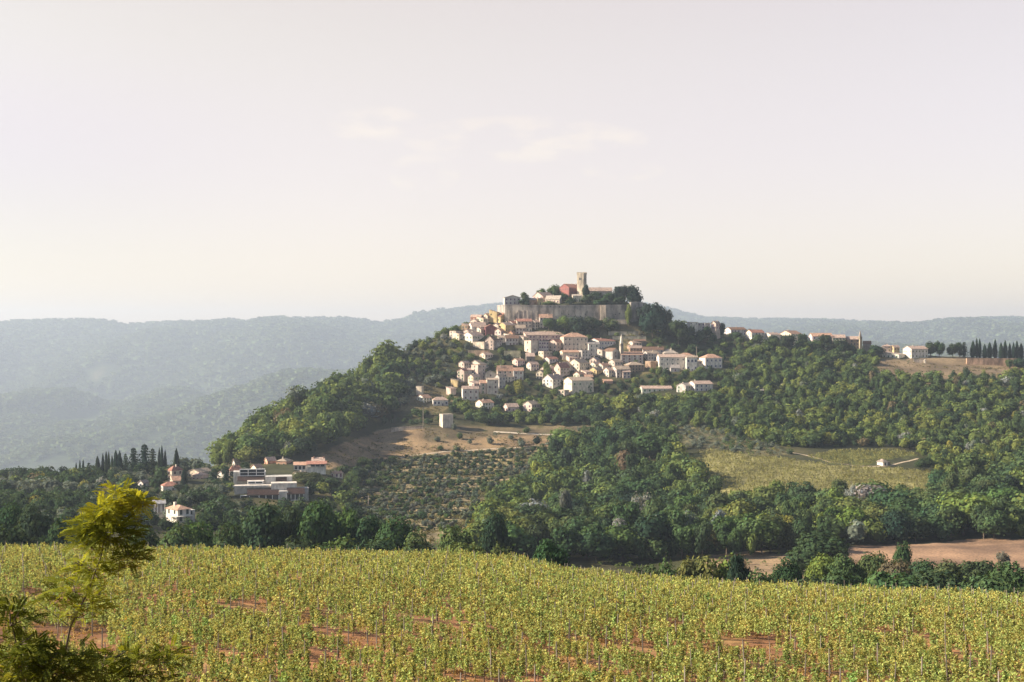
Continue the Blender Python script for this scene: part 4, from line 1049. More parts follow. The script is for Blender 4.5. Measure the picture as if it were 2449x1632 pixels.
def crown_pts(seed, kind, n):
    global CORES
    rng = np.random.default_rng(seed); P = []; N = []
    if kind == 'cypress':
        z = rng.uniform(0.02, 1, n); th = rng.uniform(0, 2 * np.pi, n)
        r = 0.5 * np.clip(np.minimum(1, (z / 0.12)) * (1 - z ** 2.2) ** 0.75, 0.02, 1) * rng.uniform(0.72, 1.05, n) * (1 + .12 * np.sin(th * 3 + z * 9 + seed))
        d = np.stack([np.cos(th), np.sin(th), np.full(n, .25)], -1)
        CORES = [(0, 0, .22, .34), (0, 0, .45, .34), (0, 0, .66, .26)]
        return np.stack([r * np.cos(th), r * np.sin(th), z], -1), d + rng.normal(size=(n, 3)) * .35
    if kind == 'cedar':
        CORES = [(0, 0, .25, .2), (0, 0, .45, .15), (0, 0, .62, .1)]
        lv = rng.integers(0, 11, n); z0 = 0.12 + lv / 11 * .86
        rm = 0.5 * (1 - (z0 - .12) / .9) ** .7 + .03
        th = rng.uniform(0, 2 * np.pi, n); th = th + .6 * np.sin(th * 4 + lv * 2.1)
        rr = rm * np.sqrt(rng.uniform(0.05, 1, n)) * (1 + .25 * np.sin(th * 3 + lv))
        z = z0 + rng.normal(size=n) * .012 - rr * .10
        d = np.stack([np.cos(th) * .5, np.sin(th) * .5, np.full(n, .9)], -1)
        return np.stack([rr * np.cos(th), rr * np.sin(th), z], -1), d + rng.normal(size=(n, 3)) * .4
    if kind == 'round': L = rng.integers(9, 13); cr, lr, zc, zr = .24, (.17, .27), .56, .22
    elif kind == 'tall': L = rng.integers(9, 12); cr, lr, zc, zr = .2, (.15, .23), .53, .31
    elif kind == 'shrub': L = rng.integers(6, 10); cr, lr, zc, zr = .28, (.17, .27), .42, .26
    elif kind == 'umbrella': L = rng.integers(10, 13); cr, lr, zc, zr = .30, (.14, .22), .72, .12
    else: L = rng.integers(7, 10); cr, lr, zc, zr = .26, (.14, .22), .5, .24
    cen = []
    for k in range(L):
        a = k * 2.4 + rng.uniform(-.4, .4); rr = cr * math.sqrt((k + .5) / L); z = zc + zr * rng.uniform(-1, 1) * (1 - rr * 1.2)
        cen.append((rr * math.cos(a), rr * math.sin(a), z))
    cen = np.array(cen); rad = rng.uniform(lr[0], lr[1], L); zsq = 1.0
    while sum(len(p) for p in P) < n:
        k = rng.integers(0, L, n); d = rng.normal(size=(n, 3)); d /= np.linalg.norm(d, axis=1, keepdims=True)
        d[:, 2] = np.where(rng.random(n) < .35, np.abs(d[:, 2]), d[:, 2])
        bump = 1 + .18 * np.sin(d[:, 0] * 9 + k) * np.sin(d[:, 2] * 8 + k * 2)
        p = cen[k] + d * (rad[k] * bump * rng.uniform(.82, 1.06, n))[:, None]
        dist = np.linalg.norm(p[:, None] - cen[None], axis=2) / rad[None]
        ok = (dist.min(1) > .72) & (p[:, 2] > 0.03)
        P.append(p[ok]); N.append(d[ok] + rng.normal(size=(ok.sum(), 3)) * .26)
    P = np.concatenate(P)[:n]; N = np.concatenate(N)[:n]
    kx = .5 / np.quantile(np.hypot(P[:, 0], P[:, 1]), .97); P[:, :2] *= kx
    zt = np.quantile(P[:, 2], .99); zb_ = P[:, 2].min(); lo_ = dict(umbrella=.35, tall=.10, round=.12).get(kind, .0)
    P[:, 2] = lo_ + (P[:, 2] - zb_) / (zt - zb_) * (1 - lo_)
    CORES = [(c_[0] * kx, c_[1] * kx, lo_ + (c_[2] - zb_) / (zt - zb_) * (1 - lo_), q * kx * .72) for c_, q in zip(cen, rad)]
    return P, N


class Proto:
    def __init__(s, kind, seed, n, size, single=False):
        rng = np.random.default_rng(seed + 99)
        P, N = crown_pts(seed, kind, n)
        s.kind = kind
        s.V = quads(P, N, size, rng, 1.5 if kind == 'cypress' else 1.0)
        s.n = n
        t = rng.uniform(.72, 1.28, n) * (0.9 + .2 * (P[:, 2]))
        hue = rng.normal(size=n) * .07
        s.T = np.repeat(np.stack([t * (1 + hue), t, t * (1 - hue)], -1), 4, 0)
        cs = CORES if not single else [(0, 0, .5 if kind != 'shrub' else .4, .36)]
        W = []
        for cx, cy, cz, q in cs:
            na, nb = (7, 4) if not single else (8, 4)
            g = [[(cx + q * math.sin(math.pi * j / nb) * math.cos(2 * math.pi * i / na), cy + q * math.sin(math.pi * j / nb) * math.sin(2 * math.pi * i / na), cz - q * math.cos(math.pi * j / nb)) for i in range(na)] for j in range(nb + 1)]
            for j in range(nb):
                for i in range(na): W += [g[j][i], g[j][(i + 1) % na], g[j + 1][(i + 1) % na], g[j + 1][i]]
        W = np.array(W); s.V = np.concatenate([s.V, W]); s.T = np.concatenate([s.T, np.full(W.shape, .62)]); s.n = len(s.V) // 4; s.nl = n  # darkened inner blobs, added to stop light passing through the crown
    def mesh(s, mat):
        F = np.arange(s.n * 4).reshape(-1, 4)
        return mesh_np('crown', s.V, F, mat, s.T)


def trunk_mesh(kind, seed):
    r = random.Random(seed); m = MB()
    top = dict(cypress=.9, cedar=.97, umbrella=.62, shrub=.35, olive=.35).get(kind, .5)
    w = dict(cypress=.05, cedar=.03, shrub=.03, olive=.05).get(kind, .035)
    m.tube((0, 0, -.12), (.01, 0, top * .5), w, w * .7, 7); m.tube((.01, 0, top * .5), (0, .01, top), w * .7, w * .2, 7)
    if kind not in ('cypress', 'cedar'):
        for k in range(5):
            a = k * 1.3 + r.uniform(-.3, .3); h = top * r.uniform(.45, .8)
            m.tube((0, 0, h), (.26 * math.cos(a), .26 * math.sin(a), h + .22), w * .45, w * .12, 5)
    return m.mesh('trunk', M_BARK)


KINDS = dict(round=(8, 760, .075), tall=(5, 700, .07), shrub=(5, 300, .1), olive=(4, 170, .13), cypress=(4, 600, .09), cedar=(3, 700, .085), umbrella=(2, 800, .075))
HI = {}
for k_, (nv, n_, sz) in KINDS.items():
    HI[k_] = []
    for i in range(nv):
        pr = Proto(k_, 100 + i * 7 + len(k_), n_, sz)
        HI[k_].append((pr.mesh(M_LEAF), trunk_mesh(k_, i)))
LO = {}
for k_, (nv, n_, sz) in dict(round=(10, 210, .125), tall=(6, 210, .12), shrub=(6, 130, .15)).items():
    LO[k_] = [Proto(k_, 500 + i * 5 + len(k_), n_, sz, True) for i in range(nv)]
FINE = [(Proto('round', 900 + i, 3200, .048)).mesh(M_LEAF) for i in range(4)] + [(Proto('shrub', 950 + i, 2600, .055)).mesh(M_LEAF) for i in range(4)]

TINTS = {
    'dark green': (0.036, 0.060, 0.031), 'deep green': (0.045, 0.076, 0.036), 'mid green': (0.067, 0.102, 0.041),
    'yellow green': (0.149, 0.175, 0.049), 'bright green': (0.113, 0.151, 0.046), 'golden green': (0.198, 0.195, 0.052),
    'grey green': (0.113, 0.136, 0.109), 'silvery': (0.181, 0.195, 0.193), 'brownish': (0.126, 0.107, 0.064), 'blackish green': (0.025, 0.044, 0.031),
}


def tree(kind, x, Y, w, h, tint, label, group=None, name=None, cat='tree', z=None, fine=False, seed=None, jit=.12):
    r = random.Random(seed if seed is not None else int(x * 31 + Y * 17))
    z = zat(x, Y) if z is None else z
    root = empty(name or dict(cypress='cypress_tree', cedar='cedar_tree', olive='olive_tree', shrub='shrub', umbrella='pine_tree').get(kind, 'broadleaf_tree'), (x, Y, z - .15), r.uniform(0, 6.28))
    tag(root, label, cat, group)
    if fine: cm = FINE[(0 if kind != 'shrub' else 4) + r.randrange(4)]; tm = HI[kind][0][1]
    else: cm, tm = r.choice(HI[kind])
    c_ = bpy.data.objects.new('crown', cm); link(c_, root); c_.scale = (w, w, h)
    t = TINTS[tint]; c_.color = (*[q * r.uniform(1 - jit, 1 + jit) for q in t], 1)
    k = bpy.data.objects.new('trunk', tm); link(k, root); k.scale = (min(w, h) * .9, min(w, h) * .9, h)
    return root


def tree_px(kind, u, vt, wpx, Y, tint, label, group=None, **kw):
    s = Y / FP; x = (u - CX) * s; zg = zat(x, Y); h = max((CY - vt) * s - zg, 1.5)
    return tree(kind, x, Y, wpx * s, h, tint, label, group, z=zg, **kw)


# named trees read from the photo: kind, u, vtop, width, Y, tint, label
CYP_L = 'cypresses and conifers on the left rise'; CYP_R = 'cypresses lined up on the right ridge'
ty = [
    ('cypress', 182, 1108, 8, 960, 'blackish green', 'small slim cypress, leftmost on the left rise'),
    ('cypress', 191, 1102, 7, 962, 'blackish green', 'slim cypress, left one of a close pair beside the low round tree'),
    ('cypress', 199, 1100, 7, 962, 'blackish green', 'slim cypress, right one of a close pair beside the low round tree'),
    ('cedar', 212, 1104, 17, 965, 'dark green', 'loose low conifer between the slim pair and the tall group'),
    ('cypress', 233, 1092, 14, 960, 'dark green', 'broad ragged cypress opening the tall group'),
    ('cypress', 246, 1086, 9, 960, 'blackish green', 'pointed cypress second in the tall group'),
    ('cypress', 254, 1081, 9, 958, 'blackish green', 'tall needle like cypress in the middle of the tall group'),
    ('cypress', 260, 1083, 9, 958, 'dark green', 'cypress leaning on the needle like one'),
    ('cypress', 268, 1090, 8, 955, 'dark green', 'shorter brownish cypress before the dense clump'),
    ('cypress', 277, 1078, 14, 955, 'blackish green', 'dense dark cypress with a ragged top, left half of the clump'),
    ('cypress', 286, 1080, 15, 955, 'blackish green', 'dense dark cypress, right half of the clump'),
    ('cedar', 300, 1081, 17, 975, 'dark green', 'thin see through conifer left of the two giant conifers'),
    ('cedar', 320, 1066, 30, 950, 'blackish green', 'giant layered conifer, left of the two'),
    ('cedar', 346, 1057, 36, 948, 'blackish green', 'giant layered conifer with double top, highest on the left rise'),
    ('cedar', 365, 1068, 24, 960, 'dark green', 'open branched conifer right of the giant pair'),
    ('cypress', 381, 1073, 9, 935, 'blackish green', 'left of three joined cypresses beside the square house'),
    ('cypress', 387, 1067, 9, 934, 'blackish green', 'middle and tallest of three joined cypresses beside the square house'),
    ('cypress', 395, 1078, 9, 936, 'blackish green', 'right of three joined cypresses beside the square house'),
    ('cypress', 422, 1074, 15, 905, 'blackish green', 'lone sharp cone shaped cypress behind the square house'),
]
for k_, u, vt, w, Y, t, lab in ty: tree_px(k_, u, vt, w * 1.25, Y, t, lab, CYP_L)
ty = [
    ('cypress', 440, 1122, 16, 850, 'blackish green', 'dark column tree right of the square cream house'),
    ('tall', 431, 1158, 30, 820, 'dark green', 'dark tree in front of the square cream house'),
    ('cedar', 512, 1118, 34, 880, 'blackish green', 'dark conifer left of the school, left of two'),
    ('cedar', 541, 1112, 36, 860, 'blackish green', 'dark conifer touching the school, right of two'),
    ('tall', 292, 1133, 30, 900, 'golden green', 'pale golden willow like tree under the giant conifers'),
    ('round', 165, 1136, 60, 930, 'dark green', 'broad dark tree at the left end of the cypress row'),
    ('round', 120, 1146, 40, 930, 'mid green', 'low round tree sloping off at the far left'),
    ('round', 225, 1146, 55, 900, 'mid green', 'round tree under the ragged cypresses'),
    ('round', 258, 1150, 45, 880, 'mid green', 'second round tree under the ragged cypresses'),
    # town top
    ('round', 1256, 699, 22, 1440, 'mid green', 'round tree beside the grey gabled house on the wall'),
    ('shrub', 1254, 714, 28, 1426, 'dark green', 'dark bush at the foot of the grey gabled house on the wall'),
    ('round', 1294, 690, 24, 1470, 'mid green', 'small treetop behind the long pinkish house'),
    ('round', 1325, 681, 40, 1475, 'mid green', 'tree left of the dark red house'),
    ('shrub', 1350, 700, 26, 1445, 'dark green', 'bush at the foot of the dark red house'),
    ('shrub', 1366, 711, 26, 1430, 'dark green', 'bush on the wall under the dark red house'),
    ('tall', 1400, 681, 18, 1447, 'blackish green', 'dark upright tree before the square bell tower'),
    ('shrub', 1404, 704, 30, 1432, 'deep green', 'dark bush below the square bell tower'),
    ('round', 1428, 698, 38, 1438, 'dark green', 'tree in front of the church nave'),
    ('round', 1456, 700, 34, 1438, 'dark green', 'right hand tree in front of the church nave'),
    ('round', 1484, 684, 40, 1444, 'blackish green', 'dark round pine left of the tallest pine at the town top'),
    ('round', 1514, 682, 42, 1440, 'blackish green', 'largest dark round pine at the right end of the town top'),
    ('shrub', 1440, 712, 40, 1424, 'deep green', 'bushes hanging over the right part of the fortress wall'),
    ('shrub', 1480, 710, 40, 1424, 'dark green', 'dark shrub under the two round pines'),
    ('shrub', 1318, 720, 44, 1422, 'mid green', 'low shrub along the top of the wall under the cream gable'),
    ('tall', 1503, 728, 16, 1403, 'bright green', 'ivy clad tree growing up the right end of the fortress wall'),
    ('round', 1543, 727, 42, 1412, 'blackish green', 'dark tree at the right foot of the fortress wall'),
    ('round', 1572, 724, 44, 1412, 'blackish green', 'dark tree second from the right foot of the fortress wall'),
    ('round', 1590, 735, 34, 1415, 'dark green', 'dark tree at the right end of the clump below the pines'),
    ('round', 1560, 745, 60, 1395, 'blackish green', 'wide dark tree in front of the clump below the pines'),
    ('round', 1622, 766, 50, 1390, 'dark green', 'broad dark tree on the shoulder right of the gardens'),
    ('round', 1350, 756, 36, 1396, 'bright green', 'sunny green tree at the foot of the fortress wall'),
    ('round', 1408, 757, 38, 1396, 'deep green', 'leafy tree against the wall left of the turret'),
    ('round', 1312, 761, 30, 1397, 'mid green', 'tree against the wall right of the grey orange roofed house'),
    ('shrub', 1460, 760, 40, 1400, 'mid green', 'bushes at the wall foot right of the turret'),
    ('round', 1330, 764, 26, 1398, 'dark green', 'dark tree right of the grey orange roofed house'),
    ('round', 1382, 757, 44, 1392, 'dark green', 'dark tree under the middle of the fortress wall'),
    ('round', 1425, 762, 34, 1400, 'deep green', 'tree under the fortress turret'),
    ('tall', 1726, 772, 16, 1447, 'blackish green', 'dark blocky tree among the first ridge houses'),
    ('tall', 1240, 908, 26, 1262, 'golden green', 'bright yellow green poplar in the shade of the lower town'),
    ('tall', 1308, 865, 18, 1300, 'yellow green', 'slim yellow green tree left of the dark red roof'),
    # ridge
    ('round', 1881, 801, 38, 1415, 'dark green', 'dark tree in front of the wide beige ridge house'),
    ('tall', 1922, 798, 26, 1432, 'dark green', 'pointed dark tree between the orange roofed ridge houses'),
    ('round', 1978, 800, 34, 1420, 'dark green', 'dark tree in front of the long white ridge house'),
    ('round', 2012, 811, 34, 1415, 'dark green', 'dark tree left of the brown stone house on the ridge'),
    ('round', 1690, 780, 26, 1440, 'dark green', 'treetop in front of the second flat roofed ridge house'),
    ('round', 1758, 794, 34, 1436, 'deep green', 'tree hiding the lower wall of the long purple brown roofed house'),
    ('round', 1812, 800, 26, 1436, 'mid green', 'tree under the red roofed ridge house'),
    ('round', 1852, 803, 32, 1432, 'dark green', 'tree under the small gabled ridge house'),
    ('round', 1956, 812, 30, 1424, 'mid green', 'lighter tree before the left part of the long white ridge house'),
    ('round', 2036, 824, 28, 1420, 'deep green', 'low tree at the foot of the ridge bell tower'),
    ('round', 2095, 826, 38, 1420, 'blackish green', 'flat topped dark tree right of the ridge bell tower'),
    ('round', 2225, 817, 28, 1425, 'dark green', 'left of two round trees beside the large white ridge house'),
    ('round', 2246, 816, 28, 1425, 'dark green', 'right of two round trees beside the large white ridge house'),
    ('round', 2279, 822, 26, 1425, 'dark green', 'left of two round trees before the cypress row'),
    ('tall', 2294, 819, 20, 1428, 'dark green', 'right of two round trees before the cypress row'),
    ('cedar', 2306, 816, 20, 1432, 'dark green', 'thin open pine before the cypress row'),
    ('round', 2441, 856, 34, 1400, 'dark green', 'dark tree at the right end of the pinkish retaining wall'),
    ('round', 2413, 860, 18, 1396, 'mid green', 'small tree against the right part of the pinkish retaining wall'),
    # slope and valley
    ('round', 1352, 1025, 84, 1075, 'bright green', 'big sunlit round tree beside the pale dirt road'),
    ('round', 1505, 940, 70, 1180, 'yellow green', 'yellow green tree below the lower right houses'),
    ('round', 1478, 1000, 70, 1110, 'yellow green', 'upper yellow green tree at the head of the dark wood'),
    ('round', 1157, 985, 50, 1165, 'mid green', 'tall tree right of the boxy beige barn'),
    ('round', 905, 905, 40, 1240, 'dark green', 'dark round tree on the wooded left slope'),
    ('round', 690, 1040, 86, 1000, 'yellow green', 'large sunlit tree at the lower end of the wooded slope'),
    ('round', 728, 1045, 60, 985, 'dark green', 'dark tree on the shaded side of the large sunlit one'),
    ('round', 600, 1062, 70, 965, 'bright green', 'sunlit tree above the red roofed house'),
    ('tall', 1352, 1170, 34, 700, 'grey green', 'grey green willow standing in the dark wood'),
    ('tall', 1480, 1240, 36, 640, 'silvery', 'silvery leaved tree at the edge of the dark wood, left one'),
    ('tall', 1716, 1218, 40, 640, 'silvery', 'silvery leaved tree at the edge of the dark wood, right one'),
    ('round', 1535, 1178, 44, 720, 'silvery', 'silvery round tree high in the dark wood'),
    ('round', 2212, 1095, 44, 920, 'dark green', 'dark round tree right of the small white hut'),
    ('shrub', 2402, 1318, 40, 560, 'grey green', 'lone bush in the brown ploughed field'),
]
for k_, u, vt, w, Y, t, lab in ty: tree_px(k_, u, vt, w * 1.15, Y, t, lab, None if k_ != 'cedar' else CYP_L if u < 600 else None)
for i, (u, vt, w) in enumerate([(2327, 816, 12), (2336, 809, 7), (2343, 811, 8), (2355, 824, 10), (2367, 820, 12), (2380, 813, 10), (2394, 820, 10), (2404, 815, 10), (2415, 821, 8), (2424, 820, 8), (2432, 816, 9), (2442, 822, 12), (2458, 818, 10)]):
    tree_px('cypress', u, vt, w * 1.3, 1432 + (i % 3) * 2, 'blackish green', ['first', 'second and tallest', 'third', 'fourth, a short', 'fifth, a broad', 'sixth, a sharp tall', 'seventh', 'eighth', 'ninth, a slim', 'tenth', 'eleventh', 'twelfth, a broad', 'last'][i] + ' dark cypress from the left in the row above the pinkish wall', CYP_R)

# darker trees and bushes right behind the vineyard
ty = [
    ('round', 20, 1205, 80, 420, 'dark green', 'dark tree at the far left behind the vineyard'),
    ('round', 85, 1212, 80, 400, 'deep green', 'second dark tree from the left behind the vineyard'),
    ('shrub', 140, 1248, 90, 360, 'dark green', 'wide low dark bush behind the vineyard left of the sapling'),
    ('shrub', 40, 1262, 110, 340, 'deep green', 'low hedge bush at the far left vineyard edge'),
    ('shrub', 215, 1252, 80, 350, 'dark green', 'dark bush behind the sapling at the vineyard edge'),
    ('shrub', 410, 1258, 110, 360, 'mid green', 'rounded olive green bush below the white villa'),
    ('shrub', 330, 1262, 80, 350, 'deep green', 'dark bush left of the olive green one below the villa'),
    ('shrub', 735, 1130, 60, 870, 'mid green', 'bushes under the white veranda house'),
    ('shrub', 480, 1250, 80, 380, 'mid green', 'bushy shrub right of the villa behind the vineyard'),
    ('shrub', 545, 1255, 70, 370, 'deep green', 'shrub between the villa bushes and the big dark tree'),
    ('round', 632, 1206, 108, 400, 'deep green', 'biggest rounded dark green tree behind the vineyard, below the school'),
    ('round', 700, 1216, 66, 410, 'dark green', 'narrow dark tree between the two big rounded ones'),
    ('round', 762, 1206, 96, 400, 'deep green', 'second big rounded dark green tree, right of the school'),
    ('round', 828, 1222, 70, 410, 'mid green', 'rounded green tree third in the line below the school'),
    ('round', 875, 1236, 80, 400, 'deep green', 'rounded green tree fourth in the line below the school'),
    ('round', 945, 1240, 96, 390, 'deep green', 'wide green tree at the end of the line below the school'),
    ('shrub', 700, 1290, 120, 330, 'deep green', 'low undergrowth shrub under the narrow dark tree'),
    ('shrub', 800, 1296, 120, 330, 'mid green', 'low undergrowth shrub under the third rounded tree'),
    ('shrub', 905, 1298, 120, 325, 'deep green', 'low undergrowth shrub under the fourth rounded tree'),
    ('shrub', 1010, 1278, 90, 340, 'mid green', 'green shrub where the tree line thins out'),
    ('shrub', 1085, 1262, 90, 370, 'mid green', 'yellowish shrub left of the dark round tree'),
    ('round', 1180, 1226, 66, 460, 'blackish green', 'dark round tree at the left edge of the wood'),
    ('shrub', 1120, 1300, 90, 320, 'bright green', 'light shrub at the bend of the vineyard edge'),
    ('shrub', 1190, 1306, 70, 320, 'mid green', 'small shrub left of the dark vineyard edge tree'),
    ('round', 1318, 1292, 74, 262, 'deep green', 'dark bushy tree with yellowish top standing in the vineyard edge'),
    ('shrub', 580, 1298, 120, 330, 'deep green', 'low undergrowth at the foot of the biggest rounded tree'),
    ('shrub', 470, 1300, 110, 320, 'deep green', 'low hedge under the villa shrubs'),
    ('shrub', 1665, 1332, 76, 300, 'bright green', 'bright bush at the vineyard edge, left of the dark one'),
    ('shrub', 1600, 1346, 60, 300, 'mid green', 'low bush left of the bright vineyard edge bush'),
    ('shrub', 1720, 1338, 70, 300, 'bright green', 'second bright bush at the vineyard edge'),
    ('round', 1768, 1328, 44, 290, 'blackish green', 'dark narrow bush tree at the vineyard edge right of the bright ones'),
    ('shrub', 1540, 1352, 60, 290, 'mid green', 'low shrub in the dip behind the vineyard'),
    ('shrub', 1820, 1366, 70, 280, 'mid green', 'low shrub right of the dark narrow bush tree'),
    ('round', 1890, 1345, 60, 330, 'dark green', 'dark bush at the left end of the right hand thicket'),
    ('shrub', 1960, 1276, 110, 520, 'dark green', 'dome shaped dark thicket above the ploughed field corner'),
    ('round', 1965, 1326, 66, 400, 'bright green', 'yellow tipped bush in the right hand thicket'),
    ('round', 2020, 1330, 66, 380, 'mid green', 'green bush in the left part of the right hand thicket'),
    ('round', 2080, 1322, 60, 390, 'mid green', 'rounded bush in the right hand thicket near the field'),
    ('tall', 2155, 1298, 34, 420, 'deep green', 'upright sapling standing out of the right hand thicket'),
    ('round', 2130, 1340, 66, 360, 'brownish', 'brownish bush in the middle of the right hand thicket'),
    ('round', 2200, 1338, 66, 370, 'deep green', 'dark bush right of the upright sapling'),
    ('round', 2262, 1340, 66, 360, 'mid green', 'green bush third from the right in the thicket'),
    ('round', 2330, 1342, 80, 380, 'deep green', 'wide green bush below the lone field bush'),
    ('shrub', 2240, 1372, 120, 290, 'deep green', 'low wide undergrowth in front of the right thicket'),
    ('shrub', 2340, 1376, 120, 280, 'mid green', 'low wide undergrowth at the right vineyard edge'),
    ('shrub', 2110, 1372, 120, 290, 'mid green', 'low undergrowth before the brownish bush'),
    ('shrub', 2000, 1368, 110, 300, 'deep green', 'low undergrowth before the yellow tipped bush'),
    ('round', 2420, 1346, 90, 300, 'deep green', 'big bush cut by the right edge of the view'),
    ('shrub', 2480, 1380, 90, 270, 'mid green', 'undergrowth at the right edge of the view'),
    ('shrub', 1915, 1382, 90, 280, 'deep green', 'low shrub under the dark bush of the right thicket'),
]
for k_, u, vt, w, Y, t, lab in ty:
    tree_px(k_, u, vt, w * (1.5 if u > 1500 else 1.3), Y, t, lab, 'trees and bushes right behind the vineyard', fine=True, cat='bush' if k_ == 'shrub' else 'tree')

# ------------------------------------------------------------------ woods: (polygon of the ground as seen, spacing m, kinds, tints, height range, phrase)
WOODS = [
    ([(480, 1118), (540, 1060), (620, 1000), (700, 950), (800, 900), (900, 850), (960, 840), (960, 985), (900, 1010), (840, 1045), (780, 1072), (700, 1104), (600, 1118)], 11, ['round', 'round', 'round', 'tall'], ['yellow green', 'bright green', 'mid green', 'bright green', 'deep green'], (12, 17), 'on the wooded slope left of the town', 1),
    ([(940, 860), (980, 800), (1075, 760), (1100, 800), (1130, 845), (1130, 858), (1080, 900), (1050, 930), (1000, 925), (985, 960), (900, 1010), (930, 940)], 6.2, ['round', 'shrub', 'shrub'], ['mid green', 'bright green', 'dark green', 'grey green', 'yellow green'], (4, 8), 'on the scrubby shoulder left of the town', 1),
    ([(-300, 1160), (250, 1140), (540, 1122), (600, 1125), (560, 1150), (560, 1205), (610, 1215), (600, 1275), (-300, 1275)], 8.5, ['round', 'shrub', 'round'], ['mid green', 'deep green', 'dark green', 'grey green', 'bright green'], (5, 9), 'on the low wooded rise at the left', .85),
    ([(740, 1125), (850, 1120), (870, 1160), (850, 1215), (880, 1290), (600, 1290), (600, 1215), (735, 1215)], 8.5, ['round', 'shrub'], ['deep green', 'mid green', 'dark green', 'bright green'], (5, 9), 'on the slope right of the school', .7),
    ([(1110, 1345), (1150, 1255), (1195, 1200), (1260, 1150), (1300, 1100), (1340, 1072), (1380, 1075), (1420, 1058), (1500, 1045), (1580, 1062), (1640, 1110), (1690, 1196), (1900, 1208), (2230, 1206), (2300, 1150), (2449, 1140), (2800, 1140), (2800, 1286), (2300, 1296), (1950, 1310), (1800, 1332), (1500, 1348)], 9.2, ['round', 'round', 'tall'], ['dark green', 'deep green', 'deep green', 'mid green', 'bright green', 'mid green', 'grey green'], (9, 15), 'in the dense valley wood', 1),
    ([(1500, 1000), (1440, 1030), (1560, 1060), (1610, 1045), (1620, 1022), (1700, 1030), (1790, 1060), (1860, 1072), (2000, 1072), (2150, 1070), (2210, 1095), (2260, 1150), (2800, 1160), (2800, 895), (2300, 905), (2200, 912), (2050, 885), (1950, 862), (1830, 850), (1760, 872), (1740, 925), (1640, 950), (1500, 960)], 7, ['round', 'round', 'shrub', 'tall'], ['deep green', 'mid green', 'mid green', 'bright green', 'dark green', 'yellow green', 'bright green'], (4.5, 10), 'in the wood climbing the right hand slope', .95),
    ([(1545, 795), (1640, 790), (1740, 800), (1900, 822), (2100, 850), (2100, 880), (1950, 862), (1830, 850), (1740, 890), (1700, 860), (1600, 845), (1550, 835)], 8.5, ['round', 'shrub', 'round'], ['dark green', 'deep green', 'mid green', 'bright green', 'grey green'], (6, 10), 'on the slope under the ridge houses', .9),
    ([(1100, 780), (1330, 785), (1560, 790), (1560, 835), (1700, 880), (1740, 900), (1640, 960), (1500, 1005), (1330, 1015), (1140, 1010), (1080, 990), (1060, 960), (1080, 880)], 7.5, ['round', 'shrub', 'shrub'], ['deep green', 'mid green', 'dark green', 'bright green', 'grey green'], (4, 8), 'in the gardens between the town houses', 1),
    ([(1090, 975), (1130, 1018), (1330, 1020), (1500, 1022), (1520, 960), (1300, 955), (1180, 990)], 7.5, ['round', 'shrub', 'round'], ['dark green', 'deep green', 'bright green', 'mid green'], (6, 10), 'in the belt of trees just below the town', .95),
    ([(850, 1010), (1010, 985), (1110, 1000), (1100, 1025), (1010, 1015), (930, 1020)], 8, ['round', 'shrub'], ['dark green', 'mid green', 'deep green'], (4, 7), 'by the road below the scrubby shoulder', .8),
    ([(2100, 862), (2500, 860), (2500, 905), (2300, 905), (2180, 912)], 13, ['shrub'], ['dark green', 'mid green'], (2, 4), 'on the dry bank below the right ridge', .5),
    ([(1610, 1020), (1760, 1034), (1850, 1065), (1900, 1090), (1800, 1092), (1640, 1070)], 5.5, ['shrub'], ['grey green', 'grey green', 'mid green'], (4, 6), 'in the grey scrub above the yellow field', 1),
    ([(840, 1110), (900, 1098), (960, 1100), (930, 1160), (880, 1180), (850, 1160)], 9, ['round', 'shrub'], ['mid green', 'dark green'], (4, 7), 'at the upper left corner of the olive terraces', .7),
    ([(1020, 1024), (1120, 1030), (1330, 1030), (1520, 1030), (1520, 1066), (1330, 1070), (1130, 1080), (1040, 1080)], 10, ['shrub', 'shrub', 'round'], ['deep green', 'grey green', 'mid green'], (3, 6), 'on the tan bank under the town road', .55),
    ([(1420, 1330), (1560, 1322), (1700, 1325), (1900, 1330), (1950, 1370), (1700, 1400), (1450, 1380)], 11, ['shrub'], ['mid green', 'bright green', 'grey green'], (2, 4), 'in the rough grass behind the vineyard', .5),
]
# line of sight check along columns
UB = np.arange(-400, 2900, 10.0)
_yy = np.arange(90, 1700, 4.0)
_UU, _YY = np.meshgrid(UB, _yy, indexing='ij')
_ZZ = zfun((_UU - CX) / FP * _YY, _YY)
_ANG = np.maximum.accumulate(_ZZ / _YY, axis=1)


def visible(u, Y, ztop):
    i = int(np.clip((u + 400) / 10, 0, len(UB) - 1)); j = int(np.clip((Y - 90) / 4 - 1, 0, len(_yy) - 1))
    return ztop / Y > _ANG[i, j] + 0.001


def covers_house(u, wpx, vt, vb, Y):
    for a, b, t, bt, hy in houses:
        if Y < hy + 3 and u + wpx * .42 > a and u - wpx * .42 < b and vt < bt - 0.36 * (bt - t) and vb > t: return True
        if abs(Y - hy) < 9 and a - 1 < u < b + 1: return True
    return False


